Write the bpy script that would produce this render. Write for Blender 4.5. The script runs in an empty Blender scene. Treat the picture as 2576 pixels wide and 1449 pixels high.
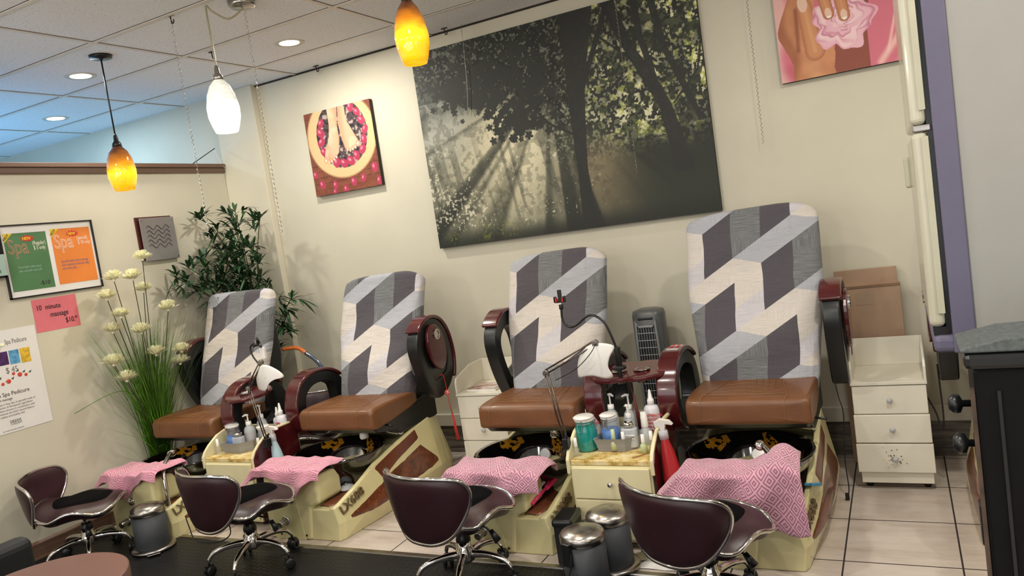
import bpy, math, random
import numpy as np
from mathutils import Vector, Matrix
random.seed(7); rng = np.random.default_rng(5)
PI = math.pi
sc = bpy.context.scene
COL = sc.collection
# ------------------------------------------------------------------ materials
def s2l(c):
    return tuple(((v/12.92) if v <= .04045 else ((v+.055)/1.055)**2.4) for v in c)
def rgb(h):
    return s2l([int(h[i:i+2], 16)/255 for i in (0, 2, 4)])
class E:
    """tiny expression wrapper over shader math nodes"""
    def __init__(s, nt, sock): s.nt, s.s = nt, sock
    def m(s, op, b=None, c=None):
        n = s.nt.nodes.new('ShaderNodeMath'); n.operation = op
        for i, v in enumerate((s, b, c)):
            if v is None: continue
            if isinstance(v, E): s.nt.links.new(v.s, n.inputs[i])
            else: n.inputs[i].default_value = v
        return E(s.nt, n.outputs[0])
    def __add__(s, o): return s.m('ADD', o)
    def __sub__(s, o): return s.m('SUBTRACT', o)
    def __mul__(s, o): return s.m('MULTIPLY', o)
    def __truediv__(s, o): return s.m('DIVIDE', o)
    def floor(s): return s.m('FLOOR')
    def mod(s, o): return s.m('FLOORED_MODULO', o)
    def gt(s, o): return s.m('GREATER_THAN', o)
    def lt(s, o): return s.m('LESS_THAN', o)
    def abs(s): return s.m('ABSOLUTE')
    def eq(s, v): return s.m('COMPARE', v, .1)
MATS = {}
def newmat(name):
    m = bpy.data.materials.new(name); m.use_nodes = True
    nt = m.node_tree; b = nt.nodes['Principled BSDF']
    MATS[name] = m
    return m, nt, b
def noise(nt, scale, detail=3, rough=.5, coord='Object', vec=None, stretch=None):
    n = nt.nodes.new('ShaderNodeTexNoise'); n.inputs['Scale'].default_value = scale
    n.inputs['Detail'].default_value = detail; n.inputs['Roughness'].default_value = rough
    if vec is None:
        tc = nt.nodes.new('ShaderNodeTexCoord'); vec = tc.outputs[coord]
    if stretch:
        mp = nt.nodes.new('ShaderNodeMapping'); mp.inputs['Scale'].default_value = stretch
        nt.links.new(vec, mp.inputs['Vector']); vec = mp.outputs[0]
    nt.links.new(vec, n.inputs['Vector'])
    return n
def ramp(nt, fac, stops):
    r = nt.nodes.new('ShaderNodeValToRGB'); e = r.color_ramp.elements
    while len(e) < len(stops): e.new(.5)
    for i, (p, c) in enumerate(stops):
        e[i].position = p; e[i].color = (*c, 1)
    nt.links.new(fac, r.inputs[0]); return r
def mixc(nt, fac, a, b, mode='MIX'):
    n = nt.nodes.new('ShaderNodeMix'); n.data_type = 'RGBA'; n.blend_type = mode
    if hasattr(fac, 's'): fac = fac.s
    if isinstance(fac, (int, float)): n.inputs[0].default_value = fac
    else: nt.links.new(fac, n.inputs[0])
    for i, v in ((6, a), (7, b)):
        if isinstance(v, tuple): n.inputs[i].default_value = (*v[:3], 1)
        else: nt.links.new(v, n.inputs[i])
    return n.outputs[2]
def bump(nt, b, h, strength=.2, dist=.002):
    n = nt.nodes.new('ShaderNodeBump'); n.inputs['Strength'].default_value = strength
    n.inputs['Distance'].default_value = dist
    nt.links.new(h, n.inputs['Height']); nt.links.new(n.outputs[0], b.inputs['Normal'])
def M(name, col, rough=.5, metal=0, spec=.5, var=.06, vscale=12, bmp=0, bscale=80, coat=0, trans=0, alpha=1, emit=None, es=0, stretch=None, sheen=0):
    if name in MATS: return MATS[name]
    m, nt, b = newmat(name)
    c = rgb(col) if isinstance(col, str) else col
    if var:
        n = noise(nt, vscale, 4, stretch=stretch)
        r = ramp(nt, n.outputs[0], [(.3, tuple(v*(1-var) for v in c)), (.7, tuple(min(1, v*(1+var)) for v in c))])
        nt.links.new(r.outputs[0], b.inputs['Base Color'])
    else: b.inputs['Base Color'].default_value = (*c, 1)
    b.inputs['Roughness'].default_value = rough; b.inputs['Metallic'].default_value = metal
    b.inputs['Specular IOR Level'].default_value = spec; b.inputs['Coat Weight'].default_value = coat
    b.inputs['Coat Roughness'].default_value = .08
    b.inputs['Transmission Weight'].default_value = trans; b.inputs['Alpha'].default_value = alpha
    b.inputs['Sheen Weight'].default_value = sheen
    if emit: 
        b.inputs['Emission Color'].default_value = (*rgb(emit), 1); b.inputs['Emission Strength'].default_value = es
    if bmp:
        n2 = noise(nt, bscale, 3, stretch=stretch); bump(nt, b, n2.outputs[0], bmp)
    return m
wall_m = M('wall_paint', 'cec9b6', .6, var=.03, vscale=3, bmp=.08, bscale=60)
column_m = M('column_paint', 'd4ceba', .6, var=.03, vscale=3)
brownwood = M('brown_trim', '6a5142', .45, var=.2, vscale=6, stretch=(1, .1, 8))
white_trim = M('white_trim', 'cfcabd', .5)
cream = M('cream_gelcoat', 'd8cf9e', .22, var=.05, vscale=5, coat=.4)
cream2 = M('cream_laminate', 'dcd3aa', .35, var=.05, vscale=6)
offwhite = M('offwhite_laminate', 'dfdaca', .4, var=.05, vscale=5)
leather = M('tan_leather', '6f472a', .42, var=.1, vscale=9, bmp=.12, bscale=120, coat=.1)
stitchm = M('tan_stitching', '94683e', .6)
blackpl = M('black_plastic', '161819', .32, var=.1)
blackmat = M('black_matte', '0f1113', .6, var=.1)
basinm = M('black_gloss', '050505', .06, var=0, coat=1)
mahog = M('mahogany_gloss', '4a1418', .2, var=.25, vscale=8, coat=.6)
chrome = M('chrome', 'd5d2d0', .08, metal=1, var=.02)
steel = M('brushed_steel', 'a5a19c', .28, metal=1, var=.15, vscale=20, stretch=(1, 1, 12))
burg = M('burgundy_vinyl', '2f161d', .38, var=.1, vscale=8, bmp=.05)
blackcloth = M('black_cushion_cloth', '060607', .95, spec=.1, var=.2, vscale=40)
bingrey = M('charcoal_enamel', '34373c', .6, var=.06)
whitepl = M('white_plastic', 'e8e6e2', .3, var=.03)
greypl = M('grey_plastic', '8d8d8b', .5, var=.05)
rubber = M('black_rubber', '0c0c0d', .6)
ltgrey = M('light_grey_plastic', 'b5b8bc', .4)
cardb = M('cardboard', 'a98c74', .8, var=.08, vscale=4)
tape = M('packing_tape', 'a58a72', .3, var=.04)
lav = M('lavender_plastic', '625e75', .5, var=.04)
fridgeside = M('grey_white_panel', '9d9c97', .5, var=.02)
fridgedoor = M('cream_door_enamel', 'bdb9a4', .25, var=.03, coat=.3)
fanm = M('graphite_plastic', '5a5c5c', .35, var=.05)
redm = M('red_cord', 'b52220', .6)
paper = M('white_paper', 'e4e2df', .7, var=.02)
pinkpaper = M('pink_paper', 'd9727e', .7, var=.05, vscale=15)
ink = M('black_ink', '2b2627', .7, var=0)
inkgrey = M('grey_ink', '6d6a6a', .7, var=0)
redink = M('red_ink', 'c8242c', .6, var=0)
yellowink = M('yellow_ink', 'e6c62a', .6, var=0)
whiteink = M('white_ink', 'e8dfd2', .6, var=0)
pinkink = M('pink_ink', 'd9897c', .6, var=0)
blueink = M('pale_blue_ink', '8fb6a0', .6, var=0)
purpleink = M('violet_ink', '7a6a8c', .6, var=0)
tealpaper = M('pale_teal_paper', 'a9c6bb', .7)
leafg = M('bamboo_leaf', '2f5030', .5, var=.35, vscale=14)
stemg = M('bamboo_stem', '4b4a2b', .6)
grassm = M('grass_blade', '5c8f28', .5, var=.45, vscale=9)
petalm = M('cream_petal', 'f0efcf', .7, var=.12, vscale=30)
def glassy(name, col, rough=.05, alpha=.35):
    m, nt, b = newmat(name)
    b.inputs['Base Color'].default_value = (*rgb(col), 1); b.inputs['Roughness'].default_value = rough
    b.inputs['Alpha'].default_value = alpha; b.inputs['Coat Weight'].default_value = .6
    return m
clear = glassy('clear_glass', 'd5dbdd', .05, .16)
clearpl = glassy('cloudy_plastic', 'd8dde2', .2, .62)
tealglass = M('teal_glass', '178a84', .1, var=.15, vscale=10, coat=.6)
bluegel = M('blue_gel', '1f78d0', .3, var=.25, vscale=20)
redliq = M('red_liquid_bottle', 'a8282b', .3, var=.08)
blueliq = M('pale_blue_bottle', 'a9c6cf', .3, var=.05)
amberdark = M('dark_amber_glass', '1d0d0a', .1, coat=.6)
greenliq = M('pale_green_liquid', 'b9c69a', .3)

# chair cover: stepped cube pattern
def cover_mat():
    m, nt, b = newmat('grey_cube_fabric')
    tc = nt.nodes.new('ShaderNodeUVMap'); tc.uv_map = 'UVMap'
    ns = noise(nt, 3.0, 2, vec=tc.outputs[0])
    sp = nt.nodes.new('ShaderNodeSeparateXYZ'); nt.links.new(tc.outputs[0], sp.inputs[0])
    x = E(nt, sp.outputs[0]); z = E(nt, sp.outputs[1])
    w = (E(nt, ns.outputs[0])-.5)*.05
    x = x + w; z = z + w*.6
    u = (x+.24)/.15; fu = u-u.floor()
    v = ((x+.24)*.62 + .635 - z)/.36
    r = v.floor(); fv = (v-r)*.36
    k = (u.floor()+r*2).mod(4)
    stripe = fv.gt(.235)
    sv = (fv-.235)/.125
    # cell texture (woven hatch)
    tcv = tc.outputs[0]
    n1 = noise(nt, 10, 3, .6, vec=tcv, stretch=(1.2, 45, 1)); n2 = noise(nt, 10, 3, .6, vec=tcv, stretch=(45, 1.2, 1))
    chk = ((u*1.0).floor()+(z/.12).floor()).mod(2).gt(.5)
    hatch = mixc(nt, chk, n1.outputs[0], n2.outputs[0])
    hr = ramp(nt, hatch, [(.35, (.55, .55, .55)), (.65, (1.4, 1.4, 1.4))]).outputs[0]
    hs = ramp(nt, hatch, [(.35, (.88, .88, .88)), (.65, (1.1, 1.1, 1.1))]).outputs[0]
    dark = mixc(nt, 1., rgb('4a464c'), hs, 'MULTIPLY')
    grey = mixc(nt, 1., rgb('6b6d6f'), hr, 'MULTIPLY')
    cream_ = mixc(nt, 1., rgb('c6bfb8'), hs, 'MULTIPLY')
    lavw = mixc(nt, 1., rgb('bdbabf'), hs, 'MULTIPLY')
    blue = mixc(nt, 1., rgb('a3a5ac'), hs, 'MULTIPLY')
    colm = mixc(nt, k.eq(1), dark, grey)
    lightc = mixc(nt, fv.gt(.13), cream_, lavw)
    colm = mixc(nt, k.eq(3), colm, lightc)
    cr = k.eq(0) + k.eq(1)*sv.gt(fu) + k.eq(3)*sv.lt(fu)
    st = mixc(nt, cr, blue, cream_)
    fin = mixc(nt, stripe, colm, st)
    nt.links.new(fin, b.inputs['Base Color']); b.inputs['Roughness'].default_value = .85
    b.inputs['Sheen Weight'].default_value = .1
    wr = noise(nt, 5, 4, .6, vec=tcv, stretch=(1, 3.0, 1)); bump(nt, b, wr.outputs[0], .5, .02)
    return m
coverm = cover_mat()
def towel_mat(name, col, dark, kind):
    m, nt, b = newmat(name)
    tc = nt.nodes.new('ShaderNodeUVMap'); tc.uv_map = 'UVMap'
    sp = nt.nodes.new('ShaderNodeSeparateXYZ'); nt.links.new(tc.outputs[0], sp.inputs[0])
    x = E(nt, sp.outputs[0]); y = E(nt, sp.outputs[1])
    if kind == 'diamond':
        p = .05
        a = (x/p-(x/p).floor()-.5).abs() + (y/p-(y/p).floor()-.5).abs()
        h = ((a*4.0).mod(1.0)-.5).abs()*2
    else:
        p = .02
        wv = noise(nt, 60, 2, vec=tc.outputs[0])
        h = ((y/p*2+E(nt, wv.outputs[0])*1.6).mod(1.0)-.5).abs()*2
    n = noise(nt, 9, 4, vec=tc.outputs[0])
    hh = h.m('SMOOTH_MIN', .8, .2)
    base = ramp(nt, hh.s, [(.1, rgb(dark)), (.65, rgb(col))]).outputs[0]
    tint = ramp(nt, n.outputs[0], [(.3, (.86, .84, .86)), (.7, (1.05, 1.02, 1.02))]).outputs[0]
    nt.links.new(mixc(nt, 1., base, tint, 'MULTIPLY'), b.inputs['Base Color'])
    b.inputs['Roughness'].default_value = .95; b.inputs['Sheen Weight'].default_value = .3
    bump(nt, b, hh.s, .5, .003)
    return m
towel_d = towel_mat('pink_diamond_terry', 'd9a5b7', '8f5d74', 'diamond')
towel_w = towel_mat('pink_ribbed_terry', 'e2a0b4', 'b07286', 'wave')

def floor_mat():
    m, nt, b = newmat('beige_floor_tile')
    tc = nt.nodes.new('ShaderNodeTexCoord')
    sp = nt.nodes.new('ShaderNodeSeparateXYZ'); nt.links.new(tc.outputs['Object'], sp.inputs[0])
    T = .4285
    x = (E(nt, sp.outputs[0])+.3328)/T; y = (E(nt, sp.outputs[1])-3.695)/T
    gx = (x-x.floor()-.5).abs().gt(.492); gy = (y-y.floor()-.5).abs().gt(.492)
    g = gx.m('MAXIMUM', gy)
    n = noise(nt, 3, 6, .65, vec=tc.outputs['Object'], stretch=(1, 3, 1))
    base = ramp(nt, n.outputs[0], [(.3, rgb('b5a69a')), (.55, rgb('c9bdb3')), (.75, rgb('d3c9c0'))]).outputs[0]
    nt.links.new(mixc(nt, g, base, rgb('2b2524')), b.inputs['Base Color'])
    r = g*.5+.22; nt.links.new(r.s, b.inputs['Roughness'])
    bump(nt, b, (g*-1.0).s, .4, .003)
    return m
def ceil_mat():
    m, nt, b = newmat('acoustic_ceiling_tile')
    tc = nt.nodes.new('ShaderNodeTexCoord')
    n = noise(nt, 130, 2, .5, vec=tc.outputs['Object'], stretch=(1, .6, 1))
    big = noise(nt, 2, 3, vec=tc.outputs['Object'])
    base = ramp(nt, n.outputs[0], [(.0, rgb('8f877f')), (.31, rgb('aaa198')), (.36, rgb('e9ebee')), (1, rgb('eef0f3'))]).outputs[0]
    nt.links.new(base, b.inputs['Base Color']); b.inputs['Roughness'].default_value = .9
    bump(nt, b, n.outputs[0], .3, .004)
    return m
def mat_mat():
    m, nt, b = newmat('black_tread_rubber')
    tc = nt.nodes.new('ShaderNodeTexCoord')
    sp = nt.nodes.new('ShaderNodeSeparateXYZ'); nt.links.new(tc.outputs['Object'], sp.inputs[0])
    x = E(nt, sp.outputs[0])*28; y = E(nt, sp.outputs[1])*28
    par = (x.floor()+y.floor()).mod(2).gt(.5)
    fx = (x-x.floor()-.5).abs(); fy = (y-y.floor()-.5).abs()
    a = fx.lt(.12)*fy.lt(.4); c = fy.lt(.12)*fx.lt(.4)
    h = a*par + c*((par*-1.0)+1.0)
    b.inputs['Base Color'].default_value = (*rgb('0e0f11'), 1); b.inputs['Roughness'].default_value = .42; b.inputs['Specular IOR Level'].default_value = .35
    bump(nt, b, h.s, 1., .012)
    nt.links.new(mixc(nt, h, rgb('0c0d0f'), rgb('18191b')), b.inputs['Base Color'])  # raised tread bars get a lighter colour as painted highlights
    nt.links.new((h*-.2+.5).s, b.inputs['Roughness'])
    return m
floorm, ceilm, treadm = floor_mat(), ceil_mat(), mat_mat()
def plank_mat():
    m, nt, b = newmat('grey_plank')
    n = noise(nt, 4, 5, .7, stretch=(1, 1, 14))
    nt.links.new(ramp(nt, n.outputs[0], [(.35, rgb('3c3733')), (.55, rgb('6d655d')), (.75, rgb('8f877e'))]).outputs[0], b.inputs['Base Color'])
    b.inputs['Roughness'].default_value = .3; return m
plankm = plank_mat()
def burl_mat():
    m, nt, b = newmat('burl_wood')
    n = noise(nt, 14, 6, .7); n2 = noise(nt, 50, 3, .6)
    mm = mixc(nt, .35, n.outputs[0], n2.outputs[0])
    nt.links.new(ramp(nt, mm, [(.35, rgb('2f150c')), (.5, rgb('63301a')), (.66, rgb('8a4a26'))]).outputs[0], b.inputs['Base Color'])
    b.inputs['Roughness'].default_value = .3; b.inputs['Coat Weight'].default_value = .4; return m
burl = burl_mat()
redwood = M('red_brown_wood', '66301c', .35, var=.15, vscale=8, coat=.3)
def marble_mat():
    m, nt, b = newmat('yellow_marbled_top')
    n = noise(nt, 18, 5, .65)
    nt.links.new(ramp(nt, n.outputs[0], [(.36, rgb('a8863f')), (.47, rgb('d3b873')), (.58, rgb('e2d3a4'))]).outputs[0], b.inputs['Base Color'])
    b.inputs['Roughness'].default_value = .35; return m
marble = marble_mat()
def basin_in_mat():
    m, nt, b = newmat('black_gold_basin')
    v = nt.nodes.new('ShaderNodeTexVoronoi'); v.inputs['Scale'].default_value = 11
    tc = nt.nodes.new('ShaderNodeTexCoord'); nt.links.new(tc.outputs['Object'], v.inputs['Vector'])
    sp = nt.nodes.new('ShaderNodeSeparateColor'); nt.links.new(v.outputs['Color'], sp.inputs[0])
    pick = E(nt, sp.outputs[0]).gt(.95)
    n = noise(nt, 45, 3, .6); vein = E(nt, n.outputs[0]).gt(.47)
    nt.links.new(mixc(nt, pick*vein, rgb('060505'), rgb('9c6c18')), b.inputs['Base Color'])
    b.inputs['Roughness'].default_value = .07; b.inputs['Coat Weight'].default_value = 1; return m
basin_in = basin_in_mat()
def vcol_mat(name, rough=.6):
    m, nt, b = newmat(name)
    a = nt.nodes.new('ShaderNodeAttribute'); a.attribute_name = 'print'
    nt.links.new(a.outputs['Color'], b.inputs['Base Color']); b.inputs['Roughness'].default_value = rough
    return m
printm = vcol_mat('canvas_print')
def amber_mat():
    m, nt, b = newmat('amber_glass_shade')
    tc = nt.nodes.new('ShaderNodeTexCoord'); sp = nt.nodes.new('ShaderNodeSeparateXYZ'); nt.links.new(tc.outputs['Object'], sp.inputs[0])
    n = noise(nt, 14, 3, stretch=(1, 1, 2))
    h = E(nt, sp.outputs[2])/-.27 + (E(nt, n.outputs[0])-.5)*.25      # 0 top .. 1 bottom
    c = ramp(nt, h.s, [(.05, rgb('5c2a08')), (.32, rgb('d07c10')), (.55, rgb('ffc01c')), (.9, rgb('ffb010'))]).outputs[0]
    nt.links.new(c, b.inputs['Base Color']); nt.links.new(c, b.inputs['Emission Color'])
    s = ramp(nt, h.s, [(.1, (.05,)*3), (.4, (.5,)*3), (.62, (1.5,)*3), (.9, (1.0,)*3)]).outputs[0]
    nt.links.new(s, b.inputs['Emission Strength']); b.inputs['Roughness'].default_value = .08; b.inputs['Coat Weight'].default_value = 1
    return m
def white_shade_mat():
    m, nt, b = newmat('white_glass_shade')
    tc = nt.nodes.new('ShaderNodeTexCoord'); sp = nt.nodes.new('ShaderNodeSeparateXYZ'); nt.links.new(tc.outputs['Object'], sp.inputs[0])
    w = nt.nodes.new('ShaderNodeTexVoronoi'); w.inputs['Scale'].default_value = 75
    mp = nt.nodes.new('ShaderNodeMapping'); mp.inputs['Scale'].default_value = (.6, .6, 1.6); nt.links.new(tc.outputs['Object'], mp.inputs[0]); nt.links.new(mp.outputs[0], w.inputs['Vector'])
    h = E(nt, sp.outputs[2])/-.28
    s = ramp(nt, h.s, [(.0, (.42,)*3), (.38, (.6,)*3), (.44, (1.8,)*3)]).outputs[0]
    dd = ramp(nt, w.outputs['Distance'], [(.2, (.6,)*3), (.6, (1.1,)*3)]).outputs[0]
    nt.links.new(mixc(nt, 1., s, dd, 'MULTIPLY'), b.inputs['Emission Strength'])
    b.inputs['Emission Color'].default_value = (*rgb('f4f7e6'), 1); b.inputs['Base Color'].default_value = (.8, .8, .75, 1)
    b.inputs['Roughness'].default_value = .15
    return m
amber, whiteshade = amber_mat(), white_shade_mat()
lens = M('lamp_lens', 'ffffff', .5, var=0, emit='fff6ea', es=9)
bulbm = M('warm_bulb', 'fff3da', .5, var=0, emit='fff0d0', es=6)
# ------------------------------------------------------------------ mesh builder
class MB:
    def __init__(s): s.v = []; s.f = []; s.mi = []; s.uv = {}; s.sm = []; s.cur = 0; s.smooth = False
    def add(s, vs, fs, smooth=None):
        o = len(s.v); s.v += [tuple(v) for v in vs]
        for f in fs:
            s.f.append(tuple(o+i for i in f)); s.mi.append(s.cur); s.sm.append(s.smooth if smooth is None else smooth)
        return o
    def mat(s, i): s.cur = i; return s
    def box(s, c, d, R=None):
        hx, hy, hz = d[0]/2, d[1]/2, d[2]/2
        P = [Vector((x*hx, y*hy, z*hz)) for x in (-1, 1) for y in (-1, 1) for z in (-1, 1)]
        if R is not None: P = [R @ p for p in P]
        P = [p+Vector(c) for p in P]
        s.add(P, [(0, 1, 3, 2), (4, 6, 7, 5), (0, 4, 5, 1), (2, 3, 7, 6), (0, 2, 6, 4), (1, 5, 7, 3)], False); return s
    def bx(s, x0, x1, y0, y1, z0, z1):
        return s.box(((x0+x1)/2, (y0+y1)/2, (z0+z1)/2), (abs(x1-x0), abs(y1-y0), abs(z1-z0)))
    def lathe(s, prof, c=(0, 0, 0), n=24, R=None, sx=1, sy=1, caps=True):
        P = []
        for r, z in prof:
            for i in range(n):
                a = 2*PI*i/n; p = Vector((r*math.cos(a)*sx, r*math.sin(a)*sy, z))
                if R is not None: p = R @ p
                P.append(p+Vector(c))
        F = []
        for j in range(len(prof)-1):
            for i in range(n):
                k = (i+1) % n; F.append((j*n+i, j*n+k, (j+1)*n+k, (j+1)*n+i))
        s.add(P, F, True)
        o = len(s.v)-len(P)
        if caps:
            for j, rev in ((0, True), (len(prof)-1, False)):
                if prof[j][0] > 1e-5:
                    ring = [o+j*n+i for i in range(n)]
                    s.f.append(tuple(ring[::-1] if rev else ring)); s.mi.append(s.cur); s.sm.append(False)
        return s
    def cyl(s, a, b, r, r2=None, n=16):
        a, b = Vector(a), Vector(b); d = b-a; L = d.length
        R = d.to_track_quat('Z', 'Y').to_matrix()
        return s.lathe([(r, 0), (r if r2 is None else r2, L)], a, n, R)
    def tube(s, pts, r, n=8, closed=False, smooth_pts=0):
        P = [Vector(p) for p in pts]
        if smooth_pts: P = catmull(P, smooth_pts, closed)
        N = len(P); rs = r if isinstance(r, (list, tuple)) else [r]*N
        if len(rs) != N: rs = [rs[min(len(rs)-1, int(i*len(rs)/N))] for i in range(N)]
        V = []; up = None
        for i in range(N):
            a = P[(i-1) % N] if (closed or i > 0) else P[i]; b = P[(i+1) % N] if (closed or i < N-1) else P[i]
            t = (b-a).normalized()
            if t.length == 0: t = Vector((0, 0, 1))
            if up is None:
                up = Vector((0, 0, 1)) if abs(t.z) < .9 else Vector((1, 0, 0))
            x = t.cross(up)
            if x.length < 1e-5: x = t.orthogonal()
            x.normalize(); y = x.cross(t).normalized(); up = y
            for k in range(n):
                an = 2*PI*k/n; V.append(P[i]+(x*math.cos(an)+y*math.sin(an))*rs[i])
        F = []
        for i in range(N if closed else N-1):
            j = (i+1) % N
            for k in range(n):
                l = (k+1) % n; F.append((i*n+k, i*n+l, j*n+l, j*n+k))
        if not closed: F += [tuple(range(n))[::-1], tuple((N-1)*n+k for k in range(n))]
        s.add(V, F, True); return s
    def prism(s, poly, a0, a1, ax='x', T=None):
        """poly in the two remaining axes, extruded along ax from a0 to a1"""
        def mk(p, a): return {'x': (a, p[0], p[1]), 'y': (p[0], a, p[1]), 'z': (p[0], p[1], a)}[ax]
        n = len(poly); V = [mk(p, a0) for p in poly]+[mk(p, a1) for p in poly]
        if T: V = [T(Vector(v)) for v in V]
        F = [tuple(range(n))[::-1], tuple(range(n, 2*n))]+[(i, (i+1) % n, n+(i+1) % n, n+i) for i in range(n)]
        s.add(V, F, False); return s
    def ring(s, outer, inner, a0, a1, ax='x', closed=True, T=None, sm=False):
        def mk(p, a): return {'x': (a, p[0], p[1]), 'y': (p[0], a, p[1]), 'z': (p[0], p[1], a)}[ax]
        n = len(outer); V = []
        for P, a in ((outer, a0), (outer, a1), (inner, a1), (inner, a0)): V += [mk(p, a) for p in P]
        if T: V = [T(Vector(v)) for v in V]
        F = []
        for i in range(n if closed else n-1):
            j = (i+1) % n
            for k in range(4):
                l = (k+1) % 4; F.append((k*n+i, k*n+j, l*n+j, l*n+i))
        if not closed: F += [(0, n, 2*n, 3*n), (n-1, 4*n-1, 3*n-1, 2*n-1)]
        s.add(V, F, sm); return s
    def loft(s, secs, closed_sec=True, caps=True, smooth=True):
        n = len(secs[0]); V = [p for sct in secs for p in sct]; F = []
        for j in range(len(secs)-1):
            for i in range(n if closed_sec else n-1):
                k = (i+1) % n; F.append((j*n+i, j*n+k, (j+1)*n+k, (j+1)*n+i))
        if caps: F += [tuple(range(n))[::-1], tuple((len(secs)-1)*n+i for i in range(n))]
        s.add(V, F, smooth); return s
    def sphere(s, c, r, n=16, m=10, sc_=(1, 1, 1), R=None):
        prof = [(max(1e-6, r*math.sin(PI*i/m)), -r*math.cos(PI*i/m)) for i in range(m+1)]
        if R is None: R = Matrix.Diagonal(sc_)
        else: R = R @ Matrix.Diagonal(sc_)
        return s.lathe(prof, c, n, R, caps=False)
    def grid(s, nu, nv, fn, uvfn=None):
        o = len(s.v); V = [fn(i/(nu-1), j/(nv-1)) for j in range(nv) for i in range(nu)]
        F = [(j*nu+i, j*nu+i+1, (j+1)*nu+i+1, (j+1)*nu+i) for j in range(nv-1) for i in range(nu-1)]
        s.add(V, F, True)
        if uvfn:
            for j in range(nv):
                for i in range(nu): s.uv[o+j*nu+i] = uvfn(i/(nu-1), j/(nv-1))
        return s
    def build(s, name, mats, parent=None, bevel=0, seg=2, solid=0, sub=0, wn=False):
        me = bpy.data.meshes.new(name); me.from_pydata(s.v, [], s.f)
        for m in (mats if isinstance(mats, (list, tuple)) else [mats]): me.materials.append(m)
        me.polygons.foreach_set('material_index', s.mi); me.polygons.foreach_set('use_smooth', s.sm)
        if s.uv:
            uvl = me.uv_layers.new(name='UVMap'); li = np.zeros(len(me.loops), dtype=np.int32)
            me.loops.foreach_get('vertex_index', li)
            tab = np.zeros((len(s.v), 2)); 
            for k, q in s.uv.items(): tab[k] = q
            uvl.data.foreach_set('uv', tab[li].ravel())
        me.update()
        o = bpy.data.objects.new(name, me); COL.objects.link(o)
        if parent is not None: o.parent = parent
        if solid:
            d = o.modifiers.new('Solid', 'SOLIDIFY'); d.thickness = solid; d.offset = 0
        if bevel:
            d = o.modifiers.new('Bevel', 'BEVEL'); d.width = bevel; d.segments = seg; d.limit_method = 'ANGLE'; d.angle_limit = math.radians(28)
            if wn: o.modifiers.new('Normals', 'WEIGHTED_NORMAL').keep_sharp = False
        if sub:
            d = o.modifiers.new('Sub', 'SUBSURF'); d.levels = sub; d.render_levels = sub
        return o
def catmull(P, n, closed=False):
    out = []; N = len(P)
    for i in range(N if closed else N-1):
        p0 = P[(i-1) % N] if (closed or i > 0) else P[i]; p1 = P[i]; p2 = P[(i+1) % N]
        p3 = P[(i+2) % N] if (closed or i+2 < N) else p2
        for k in range(n):
            t = k/n
            out.append(.5*((2*p1)+(p2-p0)*t+(2*p0-5*p1+4*p2-p3)*t*t+(3*p1-p0-3*p2+p3)*t**3))
    if not closed: out.append(P[-1])
    return out
def sm2(poly, n=4, closed=True):
    return [(p.x, p.y) for p in catmull([Vector((a, b, 0)) for a, b in poly], n, closed)]
def Rz(a): return Matrix.Rotation(a, 3, 'Z')
def thing(name, label, cat, loc=(0, 0, 0), rz=0, group=None):
    o = bpy.data.objects.new(name, None); COL.objects.link(o)
    o.empty_display_size = .1
    o.location = loc; o.rotation_euler = (0, 0, rz); o['label'] = label; o['category'] = cat
    if group: o['group'] = group
    return o
def tag(o, label, cat, group=None):
    o['label'] = label; o['category'] = cat
    if group: o['group'] = group
    return o
def struct(o): o['kind'] = 'structure'; return o
def dup(o, loc=None, rz=None, label=None, group=None, parent=None):
    c = o.copy(); COL.objects.link(c)
    if loc is not None: c.location = loc
    if rz is not None: c.rotation_euler = (0, 0, rz)
    if label: c['label'] = label
    if group: c['group'] = group
    if parent is not None: c.parent = parent
    for ch in list(o.children): dup(ch, parent=c)
    return c
def text(parent, s, size, pos, R, mat, name='lettering', ext=.0004, align='LEFT', sx=1, bold=0):
    cu = bpy.data.curves.new(name, 'FONT'); cu.body = s; cu.size = size; cu.extrude = ext; cu.align_x = align; cu.offset = bold
    cu.resolution_u = 3
    to = bpy.data.objects.new(name+'_tmp', cu); COL.objects.link(to)
    dg = bpy.context.evaluated_depsgraph_get()
    me = bpy.data.meshes.new_from_object(to.evaluated_get(dg))
    bpy.data.objects.remove(to)
    me.materials.clear(); me.materials.append(mat)
    o = bpy.data.objects.new(name, me); COL.objects.link(o)
    if parent is not None: o.parent = parent
    o.matrix_local = Matrix.Translation(pos) @ R.to_4x4() @ Matrix.Diagonal((sx, 1, 1, 1))
    return o
RW = Matrix(((0, 0, 1), (1, 0, 0), (0, 1, 0)))       # text frame on the left wall: right=+Y up=+Z normal=+X
RB = Matrix(((1, 0, 0), (0, 0, -1), (0, 1, 0)))      # on things facing the camera side: right=+X up=+Z normal=-Y
def rotx(a): return Matrix.Rotation(a, 3, 'X')

# ------------------------------------------------------------------ room
H = 2.915; XL = -4.746; YB = 4.60
XE, XR, YF = -8.4, 3.4, -4.2
struct(MB().bx(XE, XR, YF, YB, -.1, 0).build('floor', floorm))
struct(MB().bx(XE, XR, YF, YB, H, H+.08).build('ceiling', ceilm))
struct(MB().bx(XE-.1, XR+.1, YB, YB+.12, -.1, H+.1).build('wall_back', wall_m))
struct(MB().bx(XR, XR+.1, YF, YB, -.1, H+.1).build('wall_right', wall_m))
struct(MB().bx(XE-.1, XE, YF, YB, -.1, H+.1).build('wall_far_left', wall_m))
struct(MB().bx(XE-.1, XR+.1, YF-.1, YF, -.1, H+.1).build('wall_front', wall_m))
struct(MB().bx(XL-.12, XL, -2.5, YB, 0, 2.31).build('wall_left', wall_m))
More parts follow.
